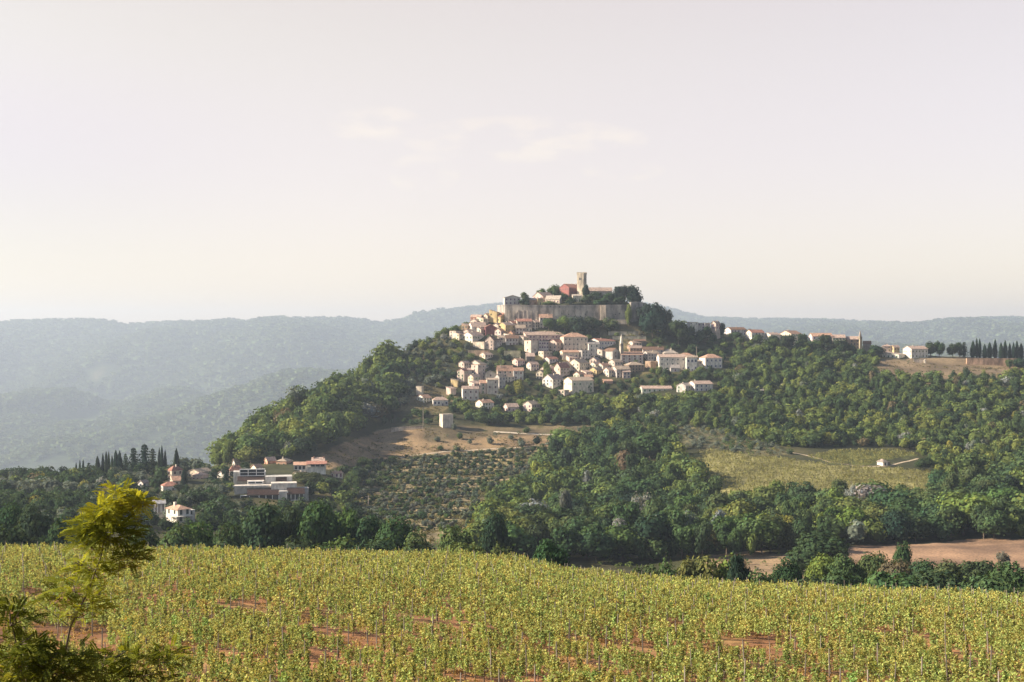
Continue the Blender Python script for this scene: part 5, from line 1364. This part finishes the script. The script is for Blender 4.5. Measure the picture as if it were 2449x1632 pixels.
cand = []
rw = random.Random(5)
for poly, sp, kinds, tints, (h0, h1), phrase, dens in WOODS:
    us = [p[0] for p in poly]; vs = [p[1] for p in poly]
    ylo, yhi = 280, 1500
    n_y = int((yhi - ylo) / sp)
    for j in range(n_y):
        Y0 = ylo + j * sp
        xa, xb = (min(us) - CX) / FP * Y0, (max(us) - CX) / FP * Y0
        m = int((xb - xa) / sp) + 1
        xs = xa + (np.arange(m) + npr.uniform(-.42, .42, m) + (j % 2) * .5) * sp; ysr = Y0 + npr.uniform(-.42, .42, m) * sp
        zz = zfun(xs, ysr); uu = uof(xs, ysr); vv = CY - FP * zz / ysr
        ok = inpoly(uu, vv, poly) & (npr.random(m) < dens) & (vn(xs / 22, ysr / 22, 9) < .35 + dens * .7)
        for x, Y, z, u, v in zip(xs[ok], ysr[ok], zz[ok], uu[ok], vv[ok]):
            h = rw.uniform(h0 * .62, h1 * 1.05) * (1.25 if rw.random() < .08 else 1) ; k_ = rw.choice(kinds)
            if k_ == 'shrub': h *= .62
            w = h * (rw.uniform(.78, 1.32) if k_ == 'round' else rw.uniform(.42, .75) if k_ == 'tall' else rw.uniform(1.2, 1.6))
            # tint follows soft patches so that neighbours share a colour
            q = vn(x / 40, Y / 40, 21) * .62 + rw.random() * .38
            t = tints[min(int(q * len(tints)), len(tints) - 1)]
            if rw.random() < .05: t = rw.choice(['silvery', 'golden green', 'yellow green', 'grey green', 'brownish', 'blackish green'])
            vt = CY - FP * (z + h) / Y; wpx = w / Y * FP
            if not visible(u, Y, z + h): continue
            if covers_house(u, wpx, vt, v, Y): continue
            cand.append((h / Y * FP, k_, x, Y, z, w, h, t, phrase, u, v))
cand.sort(key=lambda c_: -c_[0])
print('trees', len(cand))
SIZE = lambda h, h0=7.5: 'tall' if h > 10 else 'medium sized' if h > 6 else 'small'
NI = 225
indiv = [c_ for c_ in cand if 0 < c_[9] < 2449][:NI]
ids = set(id(c_) for c_ in indiv)
ZU = [(300, 'left end'), (1200, 'left side'), (1320, 'left edge'), (1450, 'left part'), (1600, 'centre left'), (1760, 'centre'), (1920, 'centre right'), (2100, 'right part'), (2280, 'right side'), (3000, 'right end')]
for px, k_, x, Y, z, w, h, t, phrase, u, v in indiv:
    zu = next(b_ for a_, b_ in ZU if u < a_); zv_ = 'front edge' if v > 1300 else 'lower rows' if v > 1262 else 'middle rows' if v > 1228 else 'upper rows'
    phr2 = phrase + (f', {zu}, {zv_}' if 'dense valley wood' in phrase else f', {zu}')
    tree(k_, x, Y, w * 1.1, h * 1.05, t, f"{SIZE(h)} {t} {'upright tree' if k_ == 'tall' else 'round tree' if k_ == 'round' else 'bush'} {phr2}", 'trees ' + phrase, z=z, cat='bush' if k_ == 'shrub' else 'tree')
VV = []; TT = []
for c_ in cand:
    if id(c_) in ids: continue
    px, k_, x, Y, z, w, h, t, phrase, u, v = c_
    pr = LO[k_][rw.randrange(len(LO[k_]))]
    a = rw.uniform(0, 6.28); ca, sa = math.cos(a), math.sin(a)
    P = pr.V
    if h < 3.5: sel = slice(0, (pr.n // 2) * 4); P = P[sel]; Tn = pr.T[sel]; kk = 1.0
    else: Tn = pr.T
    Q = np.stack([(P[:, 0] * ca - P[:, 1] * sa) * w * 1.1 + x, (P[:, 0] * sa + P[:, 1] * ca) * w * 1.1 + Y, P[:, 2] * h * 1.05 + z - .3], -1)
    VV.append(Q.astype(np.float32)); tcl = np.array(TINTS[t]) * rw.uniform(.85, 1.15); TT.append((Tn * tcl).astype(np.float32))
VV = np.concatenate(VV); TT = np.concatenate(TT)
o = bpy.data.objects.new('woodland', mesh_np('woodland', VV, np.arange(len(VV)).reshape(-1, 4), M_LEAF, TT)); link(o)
tag(o, 'dense mixed woodland covering the slopes and valley around the town', 'woodland', kind='stuff')
print('woodland quads', len(VV) // 4)

# far woods on the distant hills
n = 78000
t_ = npr.random(n); Yf = 1900 + (t_ ** .75) * 14200; uf = npr.uniform(-800, 3200, n); xf = (uf - CX) / FP * Yf
keep = ((uf < 1250) | (Yf > 7000)) & (fbm(xf / 560, Yf / 1050, 4, 12) < .72)
xf, Yf, uf = xf[keep], Yf[keep], uf[keep]; zf = zfun(xf, Yf)
m = len(xf)
sc_f = (Yf / 4200) ** .8 + .2; hh = npr.uniform(8, 17, m) * sc_f; ww = npr.uniform(14, 26, m) * sc_f
pr = Proto('shrub', 3, 16, .62, True); pr.V = pr.V[:64]; pr.T = pr.T[:64]
P = pr.V.reshape(1, -1, 3)
ang = npr.uniform(0, 6.28, m)[:, None]; ca, sa = np.cos(ang), np.sin(ang)
Q = np.stack([(P[..., 0] * ca - P[..., 1] * sa) * ww[:, None] + xf[:, None], (P[..., 0] * sa + P[..., 1] * ca) * ww[:, None] + Yf[:, None], P[..., 2] * hh[:, None] + zf[:, None] - 2], -1)
tf = (np.array([0.085, 0.115, 0.05]) * npr.uniform(.7, 1.35, (m, 1)))[:, None, :] * pr.T[None]
o = bpy.data.objects.new('distant_woods', mesh_np('distant_woods', Q.reshape(-1, 3), np.arange(m * P.shape[1]).reshape(-1, 4), M_LEAF, tf.reshape(-1, 3))); link(o)
tag(o, 'hazy woods covering the distant hillsides', 'woods', kind='stuff')

# olive trees along the terraces and vine rows in the valley field
no = 0; rest = []
ro = random.Random(8)
for Y in np.arange(700, 1110, 11.5):
    for x in np.arange(-190, 90, 4.3):
        xx = x + ro.uniform(-1, 1); Yy = Y - 3.5 + ro.uniform(-1.1, 1.1) - 5 * math.sin(xx / 60)
        z = zat(xx, Yy); u = uof(xx, Yy); v = CY - FP * z / Yy
        if not (inpoly(np.array([u]), np.array([v]), TERR)[0]): continue
        if ro.random() < (.12 if Y > 940 else .3) or vn(xx / 25, Yy / 25, 71) > .82: continue
        h = ro.uniform(2.2, 4.2)
        if not visible(u, Yy, z + h) or v > 1330: continue
        rest.append((h / Yy, xx, Yy, z, ro.uniform(3.8, 6.2), h, ro.choice(['mid green', 'grey green', 'grey green', 'deep green'])))
rest.sort(key=lambda q: -q[0])
print('olives', len(rest))
for q, xx, Yy, z, w, h, t in rest[:240]:
    tree('olive', xx, Yy, w, h, t, f"{t} bushy olive tree on the {'lower' if Yy < 850 else 'middle' if Yy < 980 else 'upper'} steps of the terraced slope", 'olive trees on the terraces', z=z)
VV = []; TT = []
pr = Proto('olive', 77, 70, .2, True)
for q, xx, Yy, z, w, h, t in rest[240:]:
    a = ro.uniform(0, 6.28); ca, sa = math.cos(a), math.sin(a); P = pr.V
    VV.append(np.stack([(P[:, 0] * ca - P[:, 1] * sa) * w + xx, (P[:, 0] * sa + P[:, 1] * ca) * w + Yy, P[:, 2] * h + z - .1], -1)); TT.append(pr.T * np.array(TINTS[t]) * ro.uniform(.85, 1.15))
# valley field vine rows and tufts
def stuff_quads(name, label, cat, pts, w, h, col, n, size, mat=M_LEAF, seed=5):
    pr = Proto('shrub', seed, n, size, True); pr.V = pr.V[:n * 4]; pr.T = pr.T[:n * 4]; P = pr.V.reshape(1, -1, 3); pts = np.array(pts); m = len(pts)
    a = npr.uniform(0, 6.28, m)[:, None]; ca, sa = np.cos(a), np.sin(a); k = npr.uniform(.7, 1.3, m)[:, None]
    Q = np.stack([(P[..., 0] * ca - P[..., 1] * sa) * w * k + pts[:, :1], (P[..., 0] * sa + P[..., 1] * ca) * w * k + pts[:, 1:2], P[..., 2] * h * k + pts[:, 2:3] - .05], -1)
    tf = (np.array(col) * npr.uniform(.75, 1.25, (m, 1)))[:, None, :] * pr.T[None]
    return Q.reshape(-1, 3), tf.reshape(-1, 3)


if VV:
    VV = np.concatenate(VV); TT = np.concatenate(TT)
    o = bpy.data.objects.new('olive_grove', mesh_np('olive_grove', VV, np.arange(len(VV)).reshape(-1, 4), M_LEAF, TT)); link(o)
    tag(o, 'smaller far olive bushes and undergrowth of the terraced slope', 'olive grove', kind='stuff')
pts = []
for Y in np.arange(790, 990, 3.0):
    xs = np.arange(90, 310, 1.8); xs = xs + npr.uniform(-.6, .6, len(xs)); ys_ = Y + npr.uniform(-.4, .4, len(xs)) + xs * .06
    zz = zfun(xs, ys_); uu = uof(xs, ys_); vv = CY - FP * zz / ys_
    ok = (inpoly(uu, vv, YFIELD) | inpoly(uu, vv, GFIELD)) & (npr.random(len(xs)) < .8)
    pts += list(zip(xs[ok], ys_[ok], zz[ok]))
Vq, Tq = stuff_quads('', '', '', pts, 1.8, 1.3, (0.20, 0.20, 0.08), 12, .45)
o = bpy.data.objects.new('valley_vine_rows', mesh_np('valley_vine_rows', Vq, np.arange(len(Vq)).reshape(-1, 4), M_VINE, Tq)); link(o)
tag(o, 'low yellow green vine rows filling the valley field below the wood', 'vine rows', kind='stuff')
pts = []
for Y in np.arange(700, 1110, 11.5):
    for off in (-3.6, -1.2):
        if Y < 930 and off > -2: continue
        xs = np.arange(-200, 100, 1.3); ys_ = Y + off - 5 * np.sin(xs / 60) + npr.uniform(-.3, .3, len(xs)); zz = zfun(xs, ys_); uu = uof(xs, ys_); vv = CY - FP * zz / ys_
        ok = inpoly(uu, vv, TERR) & (vn(xs / 14, ys_ / 9, 37) < .62)
        pts += list(zip(xs[ok], ys_[ok], zz[ok]))
Vq, Tq = stuff_quads('', '', '', pts, 1.9, 1.5, (0.12, 0.135, 0.05), 12, .45, seed=6)
o = bpy.data.objects.new('terrace_crops', mesh_np('terrace_crops', Vq, np.arange(len(Vq)).reshape(-1, 4), M_LEAF, Tq)); link(o)
tag(o, 'low green crop rows planted along the steps of the terraced slope', 'crops', kind='stuff')
# rough grass and low scrub over the open slopes
n = 60000
Yt = npr.uniform(640, 1400, n); ut = npr.uniform(700, 2600, n); xt = (ut - CX) / FP * Yt; zt = zfun(xt, Yt); vt = CY - FP * zt / Yt
ok = np.zeros(n, bool)
for p, d in ((BARE, .7), (TERR, .8), (RIDGEDRY, .5), (DRYB, .9), (UPTERR, .9), (SCRUB, .8)): ok |= inpoly(ut, vt, p) & (npr.random(n) < d) & (vn(xt / 8, Yt / 8, 55) > .45)
Vq, Tq = stuff_quads('', '', '', list(zip(xt[ok], Yt[ok], zt[ok])), 1.9, .9, (0.15, 0.135, 0.06), 10, .45)
o = bpy.data.objects.new('scrub_grass', mesh_np('scrub_grass', Vq, np.arange(len(Vq)).reshape(-1, 4), M_LEAF, Tq)); link(o)
tag(o, 'rough dry grass and low scrub on the open slopes', 'grass', kind='stuff')

# ------------------------------------------------------------------ the vineyard
def vine_proto(seed, n, size):
    rng = np.random.default_rng(seed)
    # a few upright shoots with leaves around them, 1.75 m high
    ns = 6; base = rng.uniform(-.42, .42, ns); lean = rng.normal(size=ns) * .10; top = rng.uniform(1.35, 1.95, ns); depth = rng.uniform(-.13, .13, ns)
    k = rng.integers(0, ns, n); t = rng.uniform(0, 1, n) ** .85
    z = .55 + (top[k] - .55) * t
    P = np.stack([base[k] + lean[k] * t * 2 + rng.normal(size=n) * (.105 - .045 * t), depth[k] + rng.normal(size=n) * (.10 - .03 * t), z + rng.normal(size=n) * .05], -1)
    N = np.stack([rng.normal(size=n), rng.normal(size=n), np.abs(rng.normal(size=n)) * .8 + .2], -1)
    V = quads(P, N, size, rng)
    tb = rng.uniform(.6, 1.35, n); warm = np.clip(rng.normal(size=n) * .16 + (z - 1.1) * .16, -.25, .45)
    T = np.stack([0.285 * tb * (1 + warm), 0.32 * tb * (1 + warm * .3), 0.105 * tb], -1)
    br = rng.random(n) < .04; T[br] = np.array([.22, .12, .05])
    return V, np.repeat(T, 4, 0)


def vine_trunk(seed):
    r = random.Random(seed); m = MB()
    m.tube((0, 0, -.2), (.04, 0, .35), .05, .04, 6); m.tube((.04, 0, .35), (-.02, .02, .75), .04, .03, 6)
    m.tube((-.02, .02, .75), (.4, 0, .95), .025, .012, 5); m.tube((-.02, .02, .75), (-.4, 0, .92), .025, .012, 5)
    return m.mesh('trunk', M_BARK)


dirv = np.array([0.66, -0.751]); perp = np.array([0.751, 0.66]); rowang = math.atan2(dirv[1], dirv[0])
rv = np.random.default_rng(21)
vp = []; sp_ = []
I, J = np.meshgrid(np.arange(-140, 260), np.arange(-480, 320), indexing='ij')
px_ = I * 2.8; pj = J * 0.98 + rv.uniform(-.12, .12, I.shape)
Xv = px_ * perp[0] + pj * dirv[0] + rv.normal(size=I.shape) * .07; Yv = px_ * perp[1] + pj * dirv[1] + 120 + rv.normal(size=I.shape) * .07
uv = uof(Xv, Yv)
ok = (Yv > 79) & (Yv < edge_y(uv)) & (uv > -140) & (uv < 2590)
gap = vn((Xv * perp[0] + Yv * perp[1]) / 1.5, (Xv * dirv[0] + Yv * dirv[1]) / 6.5, 91)
ok1 = ok & (rv.random(I.shape) < .92) & (gap < .58 + .22 * smooth((Yv - 100) / 100))
Xv1, Yv1 = Xv[ok1], Yv[ok1]; Zv1 = zfun(Xv1, Yv1)
vv1 = CY - FP * (Zv1 + 1.5) / Yv1; seen = vv1 < 1650
Xv1, Yv1, Zv1 = Xv1[seen], Yv1[seen], Zv1[seen]
order = np.argsort(Yv1); Xv1, Yv1, Zv1 = Xv1[order], Yv1[order], Zv1[order]
inview = (uof(Xv1, Yv1) > 8) & (uof(Xv1, Yv1) < 2441) & (CY - FP * (Zv1 + .9) / Yv1 < 1632)
idx = np.nonzero(inview)[0][:296]
print('vines', len(Xv1), 'individual up to', Yv1[idx[-1]])
HV = []
for i in range(7):
    V, T = vine_proto(40 + i, 430, .13); HV.append((mesh_np('foliage', V, np.arange(len(V)).reshape(-1, 4), M_VINE, T), vine_trunk(i)))
rr = random.Random(31)
WORDS = {0: 'yellow green', 1: 'green', 2: 'pale green'}
for i in idx:
    root = empty('vine', (Xv1[i], Yv1[i], Zv1[i]), rowang + rr.uniform(-.2, .2) + (math.pi if rr.random() < .5 else 0))
    f_, t_m = rr.choice(HV); b = rr.uniform(.85, 1.15); hs = rr.uniform(.72, 1.08)
    q = bpy.data.objects.new('foliage', f_); link(q, root); q.color = (b * rr.uniform(.88, 1.1), b, b, 1); q.scale = (rr.uniform(.85, 1.15), 1, hs)
    k = bpy.data.objects.new('trunk', t_m); link(k, root)
    uu_ = float(uof(Xv1[i], Yv1[i])); zn = ['by the acacias', 'left of the middle', 'just left of the middle', 'in the middle', 'right of the middle', 'towards the right', 'by the right edge'][min(int(uu_ / 350), 6)]
    tag(root, f"{'tall' if hs > .98 else 'short' if hs < .82 else 'leafy'} {'yellowish' if b > 1.03 else 'dull green' if b < .95 else 'green'} grapevine {zn} of the nearest vineyard rows", 'vine', 'nearest vines of the foreground vineyard')
far = np.setdiff1d(np.arange(len(Xv1)), idx)
bands = [(0, 125, 250, .155), (125, 170, 150, .19), (170, 400, 100, .22)]
VV = []; TT = []
for y0, y1, n_, sz in bands:
    pro = [vine_proto(60 + i + n_, n_, sz) for i in range(8)]
    sel = far[(Yv1[far] >= y0) & (Yv1[far] < y1)]
    which = rv.integers(0, 8, len(sel))
    for w_ in range(8):
        s_ = sel[which == w_]
        if not len(s_): continue
        V, T = pro[w_]; V = V[None]
        a = rowang + rv.uniform(-.25, .25, (len(s_), 1)) + np.pi * rv.integers(0, 2, (len(s_), 1)); ca, sa = np.cos(a), np.sin(a)
        hs = rv.uniform(.75, 1.1, (len(s_), 1))
        Q = np.stack([V[..., 0] * ca - V[..., 1] * sa + Xv1[s_][:, None], V[..., 0] * sa + V[..., 1] * ca + Yv1[s_][:, None], V[..., 2] * hs + Zv1[s_][:, None]], -1)
        b = rv.uniform(.82, 1.18, (len(s_), 1, 1)) * np.array([1, 1, 1.0]) * (1 + rv.normal(size=(len(s_), 1, 1)) * np.array([.08, 0, 0]))
        VV.append(Q.reshape(-1, 3).astype(np.float32)); TT.append((T[None] * b).reshape(-1, 3).astype(np.float32))
VV = np.concatenate(VV); TT = np.concatenate(TT)
o = bpy.data.objects.new('vineyard_rows', mesh_np('vineyard_rows', VV, np.arange(len(VV)).reshape(-1, 4), M_VINE, TT)); link(o)
tag(o, 'thick rows of yellow green vines filling the rest of the foreground vineyard', 'vines', kind='stuff')
print('vine quads', len(VV) // 4)

# stakes: every sixth plant has one
stk = ok & (J % 7 == 0) & (rv.random(I.shape) < .8)
Xs, Ys_ = Xv[stk], Yv[stk]; Zs = zfun(Xs, Ys_); od = np.argsort(Ys_); Xs, Ys_, Zs = Xs[od], Ys_[od], Zs[od]
SM = []
for i in range(4):
    m = MB(); r_ = .032 + .006 * i; m.tube((0, 0, -.3), (.01 * i, 0, 1.0), r_, r_, 6); m.tube((.01 * i, 0, 1.0), (.02 * i - .02, .01, 2.0 + .08 * i), r_, r_ * .85, 6); SM.append(m)
SMm = [m.mesh('stake', M_STAKE) for m in SM]
vis = (uof(Xs, Ys_) > 6) & (uof(Xs, Ys_) < 2443) & (CY - FP * (Zs + 1.2) / Ys_ < 1632)
sid = np.nonzero(vis)[0][:260]
for i in sid:
    o = bpy.data.objects.new('vineyard_stake', rr.choice(SMm)); link(o); o.location = (Xs[i], Ys_[i], Zs[i]); o.rotation_euler = (rr.uniform(-.06, .06), rr.uniform(-.06, .06), rr.uniform(0, 6)); b = rr.uniform(.7, 1.4); o.color = (b, b, b, 1)
    ust = float(uof(Xs[i], Ys_[i])); zs_ = ['at the far left', 'left of the middle', 'in the middle', 'right of the middle', 'at the far right'][min(int(ust / 490), 4)]; rws = 'front' if Ys_[i] < 112 else 'second' if Ys_[i] < 128 else 'farther'
    tag(o, f"{'pale' if b > 1.1 else 'dark' if b < .9 else 'weathered'} wooden stake {zs_} among the {rws} vineyard rows", 'stake', 'wooden stakes among the nearest vines')
allv = []; allf = []; c0 = 0
for i in np.setdiff1d(np.arange(len(Xs)), sid):
    m = SM[i % 4]; v_ = np.array(m.v, float)
    # square posts are enough that far out
    r_ = .036; z1 = 2.0 + .1 * (i % 4); lx = ((i * 37) % 11 - 5) * .012
    q = np.array([(-r_, -r_, -.2), (r_, -r_, -.2), (r_, r_, -.2), (-r_, r_, -.2), (-r_ + lx, -r_, z1), (r_ + lx, -r_, z1), (r_ + lx, r_, z1), (-r_ + lx, r_, z1)]) + np.array([Xs[i], Ys_[i], Zs[i]])
    allv.append(q); allf += [(c0 + a, c0 + b_, c0 + c_, c0 + d) for a, b_, c_, d in ((0, 1, 5, 4), (1, 2, 6, 5), (2, 3, 7, 6), (3, 0, 4, 7), (4, 5, 6, 7))]; c0 += 8
o = bpy.data.objects.new('vineyard_stake_rows', mesh_np('vineyard_stake_rows', np.concatenate(allv), np.array(allf), M_STAKE)); link(o)
tag(o, 'rows of wooden stakes farther up the foreground vineyard', 'stakes', kind='stuff')
# dry grass tufts between the rows
n = 22000
Yt = 79 + npr.random(n) ** 1.2 * 110; ut = npr.uniform(-60, 2520, n); xt = (ut - CX) / FP * Yt; ok = vn(xt / 3, Yt / 4, 19) > .42
Vq, Tq = stuff_quads('', '', '', list(zip(xt[ok], Yt[ok], zfun(xt[ok], Yt[ok]))), .5, .42, (0.30, 0.21, 0.09), 10, .26)
o = bpy.data.objects.new('dry_grass', mesh_np('dry_grass', Vq, np.arange(len(Vq)).reshape(-1, 4), M_VINE, Tq)); link(o)
tag(o, 'dry golden grass tufts growing between the vine rows', 'grass', kind='stuff')


# ------------------------------------------------------------------ near acacia saplings
def compound_leaf(rng, base, d, length, pairs):
    """pinnate leaf: two rows of small oval leaflets on a drooping midrib"""
    d = d / np.linalg.norm(d); side = np.cross(d, [0, 0, 1.0]); nn = np.linalg.norm(side); side = side / nn if nn > .1 else np.array([1.0, 0, 0])
    up = np.cross(side, d); V = []; rib = []
    roll = rng.uniform(-.6, .6); side, up = side * math.cos(roll) + up * math.sin(roll), up * math.cos(roll) - side * math.sin(roll)
    for k in range(pairs):
        t = (k + 1) / pairs; p = base + d * length * t - np.array([0, 0, 1]) * length * .18 * t * t
        L = length * .23 * (1 - .45 * abs(t - .5)); w = L * .34
        for s_ in (-1, 1):
            a = side * s_ + d * .35 + up * rng.uniform(-.15, .25); a /= np.linalg.norm(a); b = np.cross(a, up); b /= np.linalg.norm(b)
            m_ = p + a * L * .5
            V += [p, m_ - b * w, p + a * L, m_ + b * w]
        rib.append(p)
    return V


def acacia(name, label, u, Y, vb, stem, sprays, seed, dark=1.0):
    """stem and sprays are given in metres from the foot: (x, y, z)"""
    s = Y / FP; x = (u - CX) * s; zg = zat(x, Y)
    root = empty(name, (x, Y, zg)); tag(root, label, 'young tree')
    rng = np.random.default_rng(seed); m = MB()
    for a, b_, r0, r1 in stem: m.tube(a, b_, r0 * .62, r1 * .62, 7)
    V = []; T = []
    for (cx, cy, cz, rx, rz_, n_, tint) in sprays:
        for k in range(int(n_ * 3.2)):
            q = rng.normal(size=3); q /= np.linalg.norm(q); rr_ = rng.random() ** .4
            p = np.array([cx + q[0] * rx * rr_, cy + q[1] * rx * rr_, cz + q[2] * rz_ * rr_])
            d = np.array([q[0], q[1], .15 * q[2] + .05]) + rng.normal(size=3) * .35
            lf = compound_leaf(rng, p, d, rng.uniform(.085, .15), int(rng.integers(8, 11)))
            b = rng.uniform(.7, 1.3); V += lf; T += [tuple(np.array(tint) * b)] * len(lf)
        for k in range(max(3, n_ // 14)):
            q = rng.normal(size=3); q /= np.linalg.norm(q)
            m.tube((cx, cy, cz - rz_ * .7), (cx + q[0] * rx * .8, cy + q[1] * rx * .8, cz + q[2] * rz_ * .8), .007, .003, 5)
    m.build('trunk', M_BARK, root)
    V = np.array(V); o = bpy.data.objects.new('foliage', mesh_np('foliage', V, np.arange(len(V)).reshape(-1, 4), M_NEAR, np.array(T))); link(o, root)
    return root


# local coordinates: metres from the foot; at 12 m one photo pixel is 3.53 mm
def loc(u, v, Y, dy=0.0):
    s = Y / FP; return ((u - U0) * s, dy, (CY - v) * s - ZG)


Ya = 12.0; U0 = 150; ZG = zat((U0 - CX) / FP * Ya, Ya)
st = [(loc(118, 1900, Ya)[0:1] + (0, -.2), loc(140, 1640, Ya), .024, .019), (loc(140, 1640, Ya), loc(168, 1500, Ya), .019, .015), (loc(168, 1500, Ya), loc(212, 1412, Ya), .015, .013), (loc(212, 1412, Ya), loc(242, 1330, Ya), .013, .010), (loc(242, 1330, Ya), loc(252, 1270, Ya), .010, .008), (loc(252, 1270, Ya), loc(285, 1185, Ya), .008, .004),
      (loc(168, 1500, Ya), loc(90, 1440, Ya), .008, .004), (loc(212, 1412, Ya), loc(150, 1375, Ya), .007, .003), (loc(252, 1290, Ya), loc(330, 1310, Ya), .006, .003), (loc(250, 1280, Ya), loc(200, 1240, Ya), .006, .003)]
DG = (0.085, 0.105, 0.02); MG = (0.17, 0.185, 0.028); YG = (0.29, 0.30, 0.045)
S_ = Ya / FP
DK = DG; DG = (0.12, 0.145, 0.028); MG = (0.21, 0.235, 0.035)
spr = [(*loc(285, 1188, Ya), 34 * S_, 30 * S_, 34, YG), (*loc(335, 1204, Ya), 20 * S_, 18 * S_, 16, YG), (*loc(250, 1222, Ya), 40 * S_, 14 * S_, 20, YG), (*loc(262, 1240, Ya), 55 * S_, 30 * S_, 36, MG), (*loc(262, 1272, Ya), 72 * S_, 30 * S_, 62, DG), (*loc(215, 1262, Ya), 45 * S_, 24 * S_, 26, MG), (*loc(320, 1325, Ya), 32 * S_, 18 * S_, 16, DG), (*loc(225, 1300, Ya), 50 * S_, 20 * S_, 18, MG), (*loc(285, 1345, Ya), 40 * S_, 20 * S_, 12, MG), (*loc(140, 1420, Ya), 45 * S_, 20 * S_, 12, DG), (*loc(220, 1430, Ya), 50 * S_, 20 * S_, 12, MG),  # top sprays tinted yellow for sunlight, lower ones darker: light painted in
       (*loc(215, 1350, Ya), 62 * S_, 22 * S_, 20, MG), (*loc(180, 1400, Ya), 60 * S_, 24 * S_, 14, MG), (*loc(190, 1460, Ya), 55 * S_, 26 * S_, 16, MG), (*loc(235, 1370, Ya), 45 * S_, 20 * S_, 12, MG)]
acacia('acacia_sapling', 'tall thin acacia sapling with yellow lit top leaves at the left', U0, Ya, 1900, st, spr, 4)
DG = DK; MG = (0.15, 0.17, 0.028)
U0 = 40; Yb = 11.0; ZG = zat((U0 - CX) / FP * Yb, Yb); S_ = Yb / FP
st = [((0, 0, -.2), loc(60, 1640, Yb), .02, .014), (loc(60, 1640, Yb), loc(30, 1500, Yb), .012, .006), (loc(60, 1640, Yb), loc(140, 1560, Yb), .012, .005)]
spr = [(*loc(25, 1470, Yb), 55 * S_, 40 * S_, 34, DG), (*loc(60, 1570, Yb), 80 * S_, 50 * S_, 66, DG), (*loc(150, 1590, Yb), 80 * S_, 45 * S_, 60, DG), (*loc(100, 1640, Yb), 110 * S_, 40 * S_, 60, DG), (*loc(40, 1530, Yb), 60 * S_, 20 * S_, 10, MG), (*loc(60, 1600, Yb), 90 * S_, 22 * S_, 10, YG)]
acacia('acacia_sapling', 'dark bushy acacia in the bottom left corner', U0, Yb, 1900, st, spr, 5)
U0 = 300; Yb = 12.5; ZG = zat((U0 - CX) / FP * Yb, Yb); S_ = Yb / FP
st = [((0, 0, -.2), loc(290, 1680, Yb), .018, .012), (loc(290, 1680, Yb), loc(330, 1580, Yb), .01, .004), (loc(290, 1680, Yb), loc(240, 1580, Yb), .01, .004)]
spr = [(*loc(240, 1600, Yb), 70 * S_, 40 * S_, 44, DG), (*loc(330, 1595, Yb), 75 * S_, 34 * S_, 46, DG), (*loc(400, 1570, Yb), 45 * S_, 22 * S_, 16, MG), (*loc(280, 1560, Yb), 60 * S_, 16 * S_, 12, MG), (*loc(320, 1650, Yb), 110 * S_, 26 * S_, 30, DG)]
acacia('acacia_sapling', 'low spreading acacia right of the bottom left corner', U0, Yb, 1900, st, spr, 6)

# ------------------------------------------------------------------ haze
m = MB(); m.box((-19000, -300, -950), (19000, 21000, 460))
hz, nt, b = newmat('haze_air')
nt.nodes.remove(b)
pv = nd(nt, 'ShaderNodeVolumePrincipled'); pv.inputs['Color'].default_value = (0.66, 0.79, 1.0, 1); pv.inputs['Density'].default_value = 0.000072; pv.inputs['Anisotropy'].default_value = 0.25
nt.links.new(pv.outputs[0], nt.nodes['Material Output'].inputs['Volume'])
o = m.build('haze', hz); tag(o, 'pale evening haze lying over the valley and far hills', 'haze', kind='stuff')
print('objects', len(C.objects))
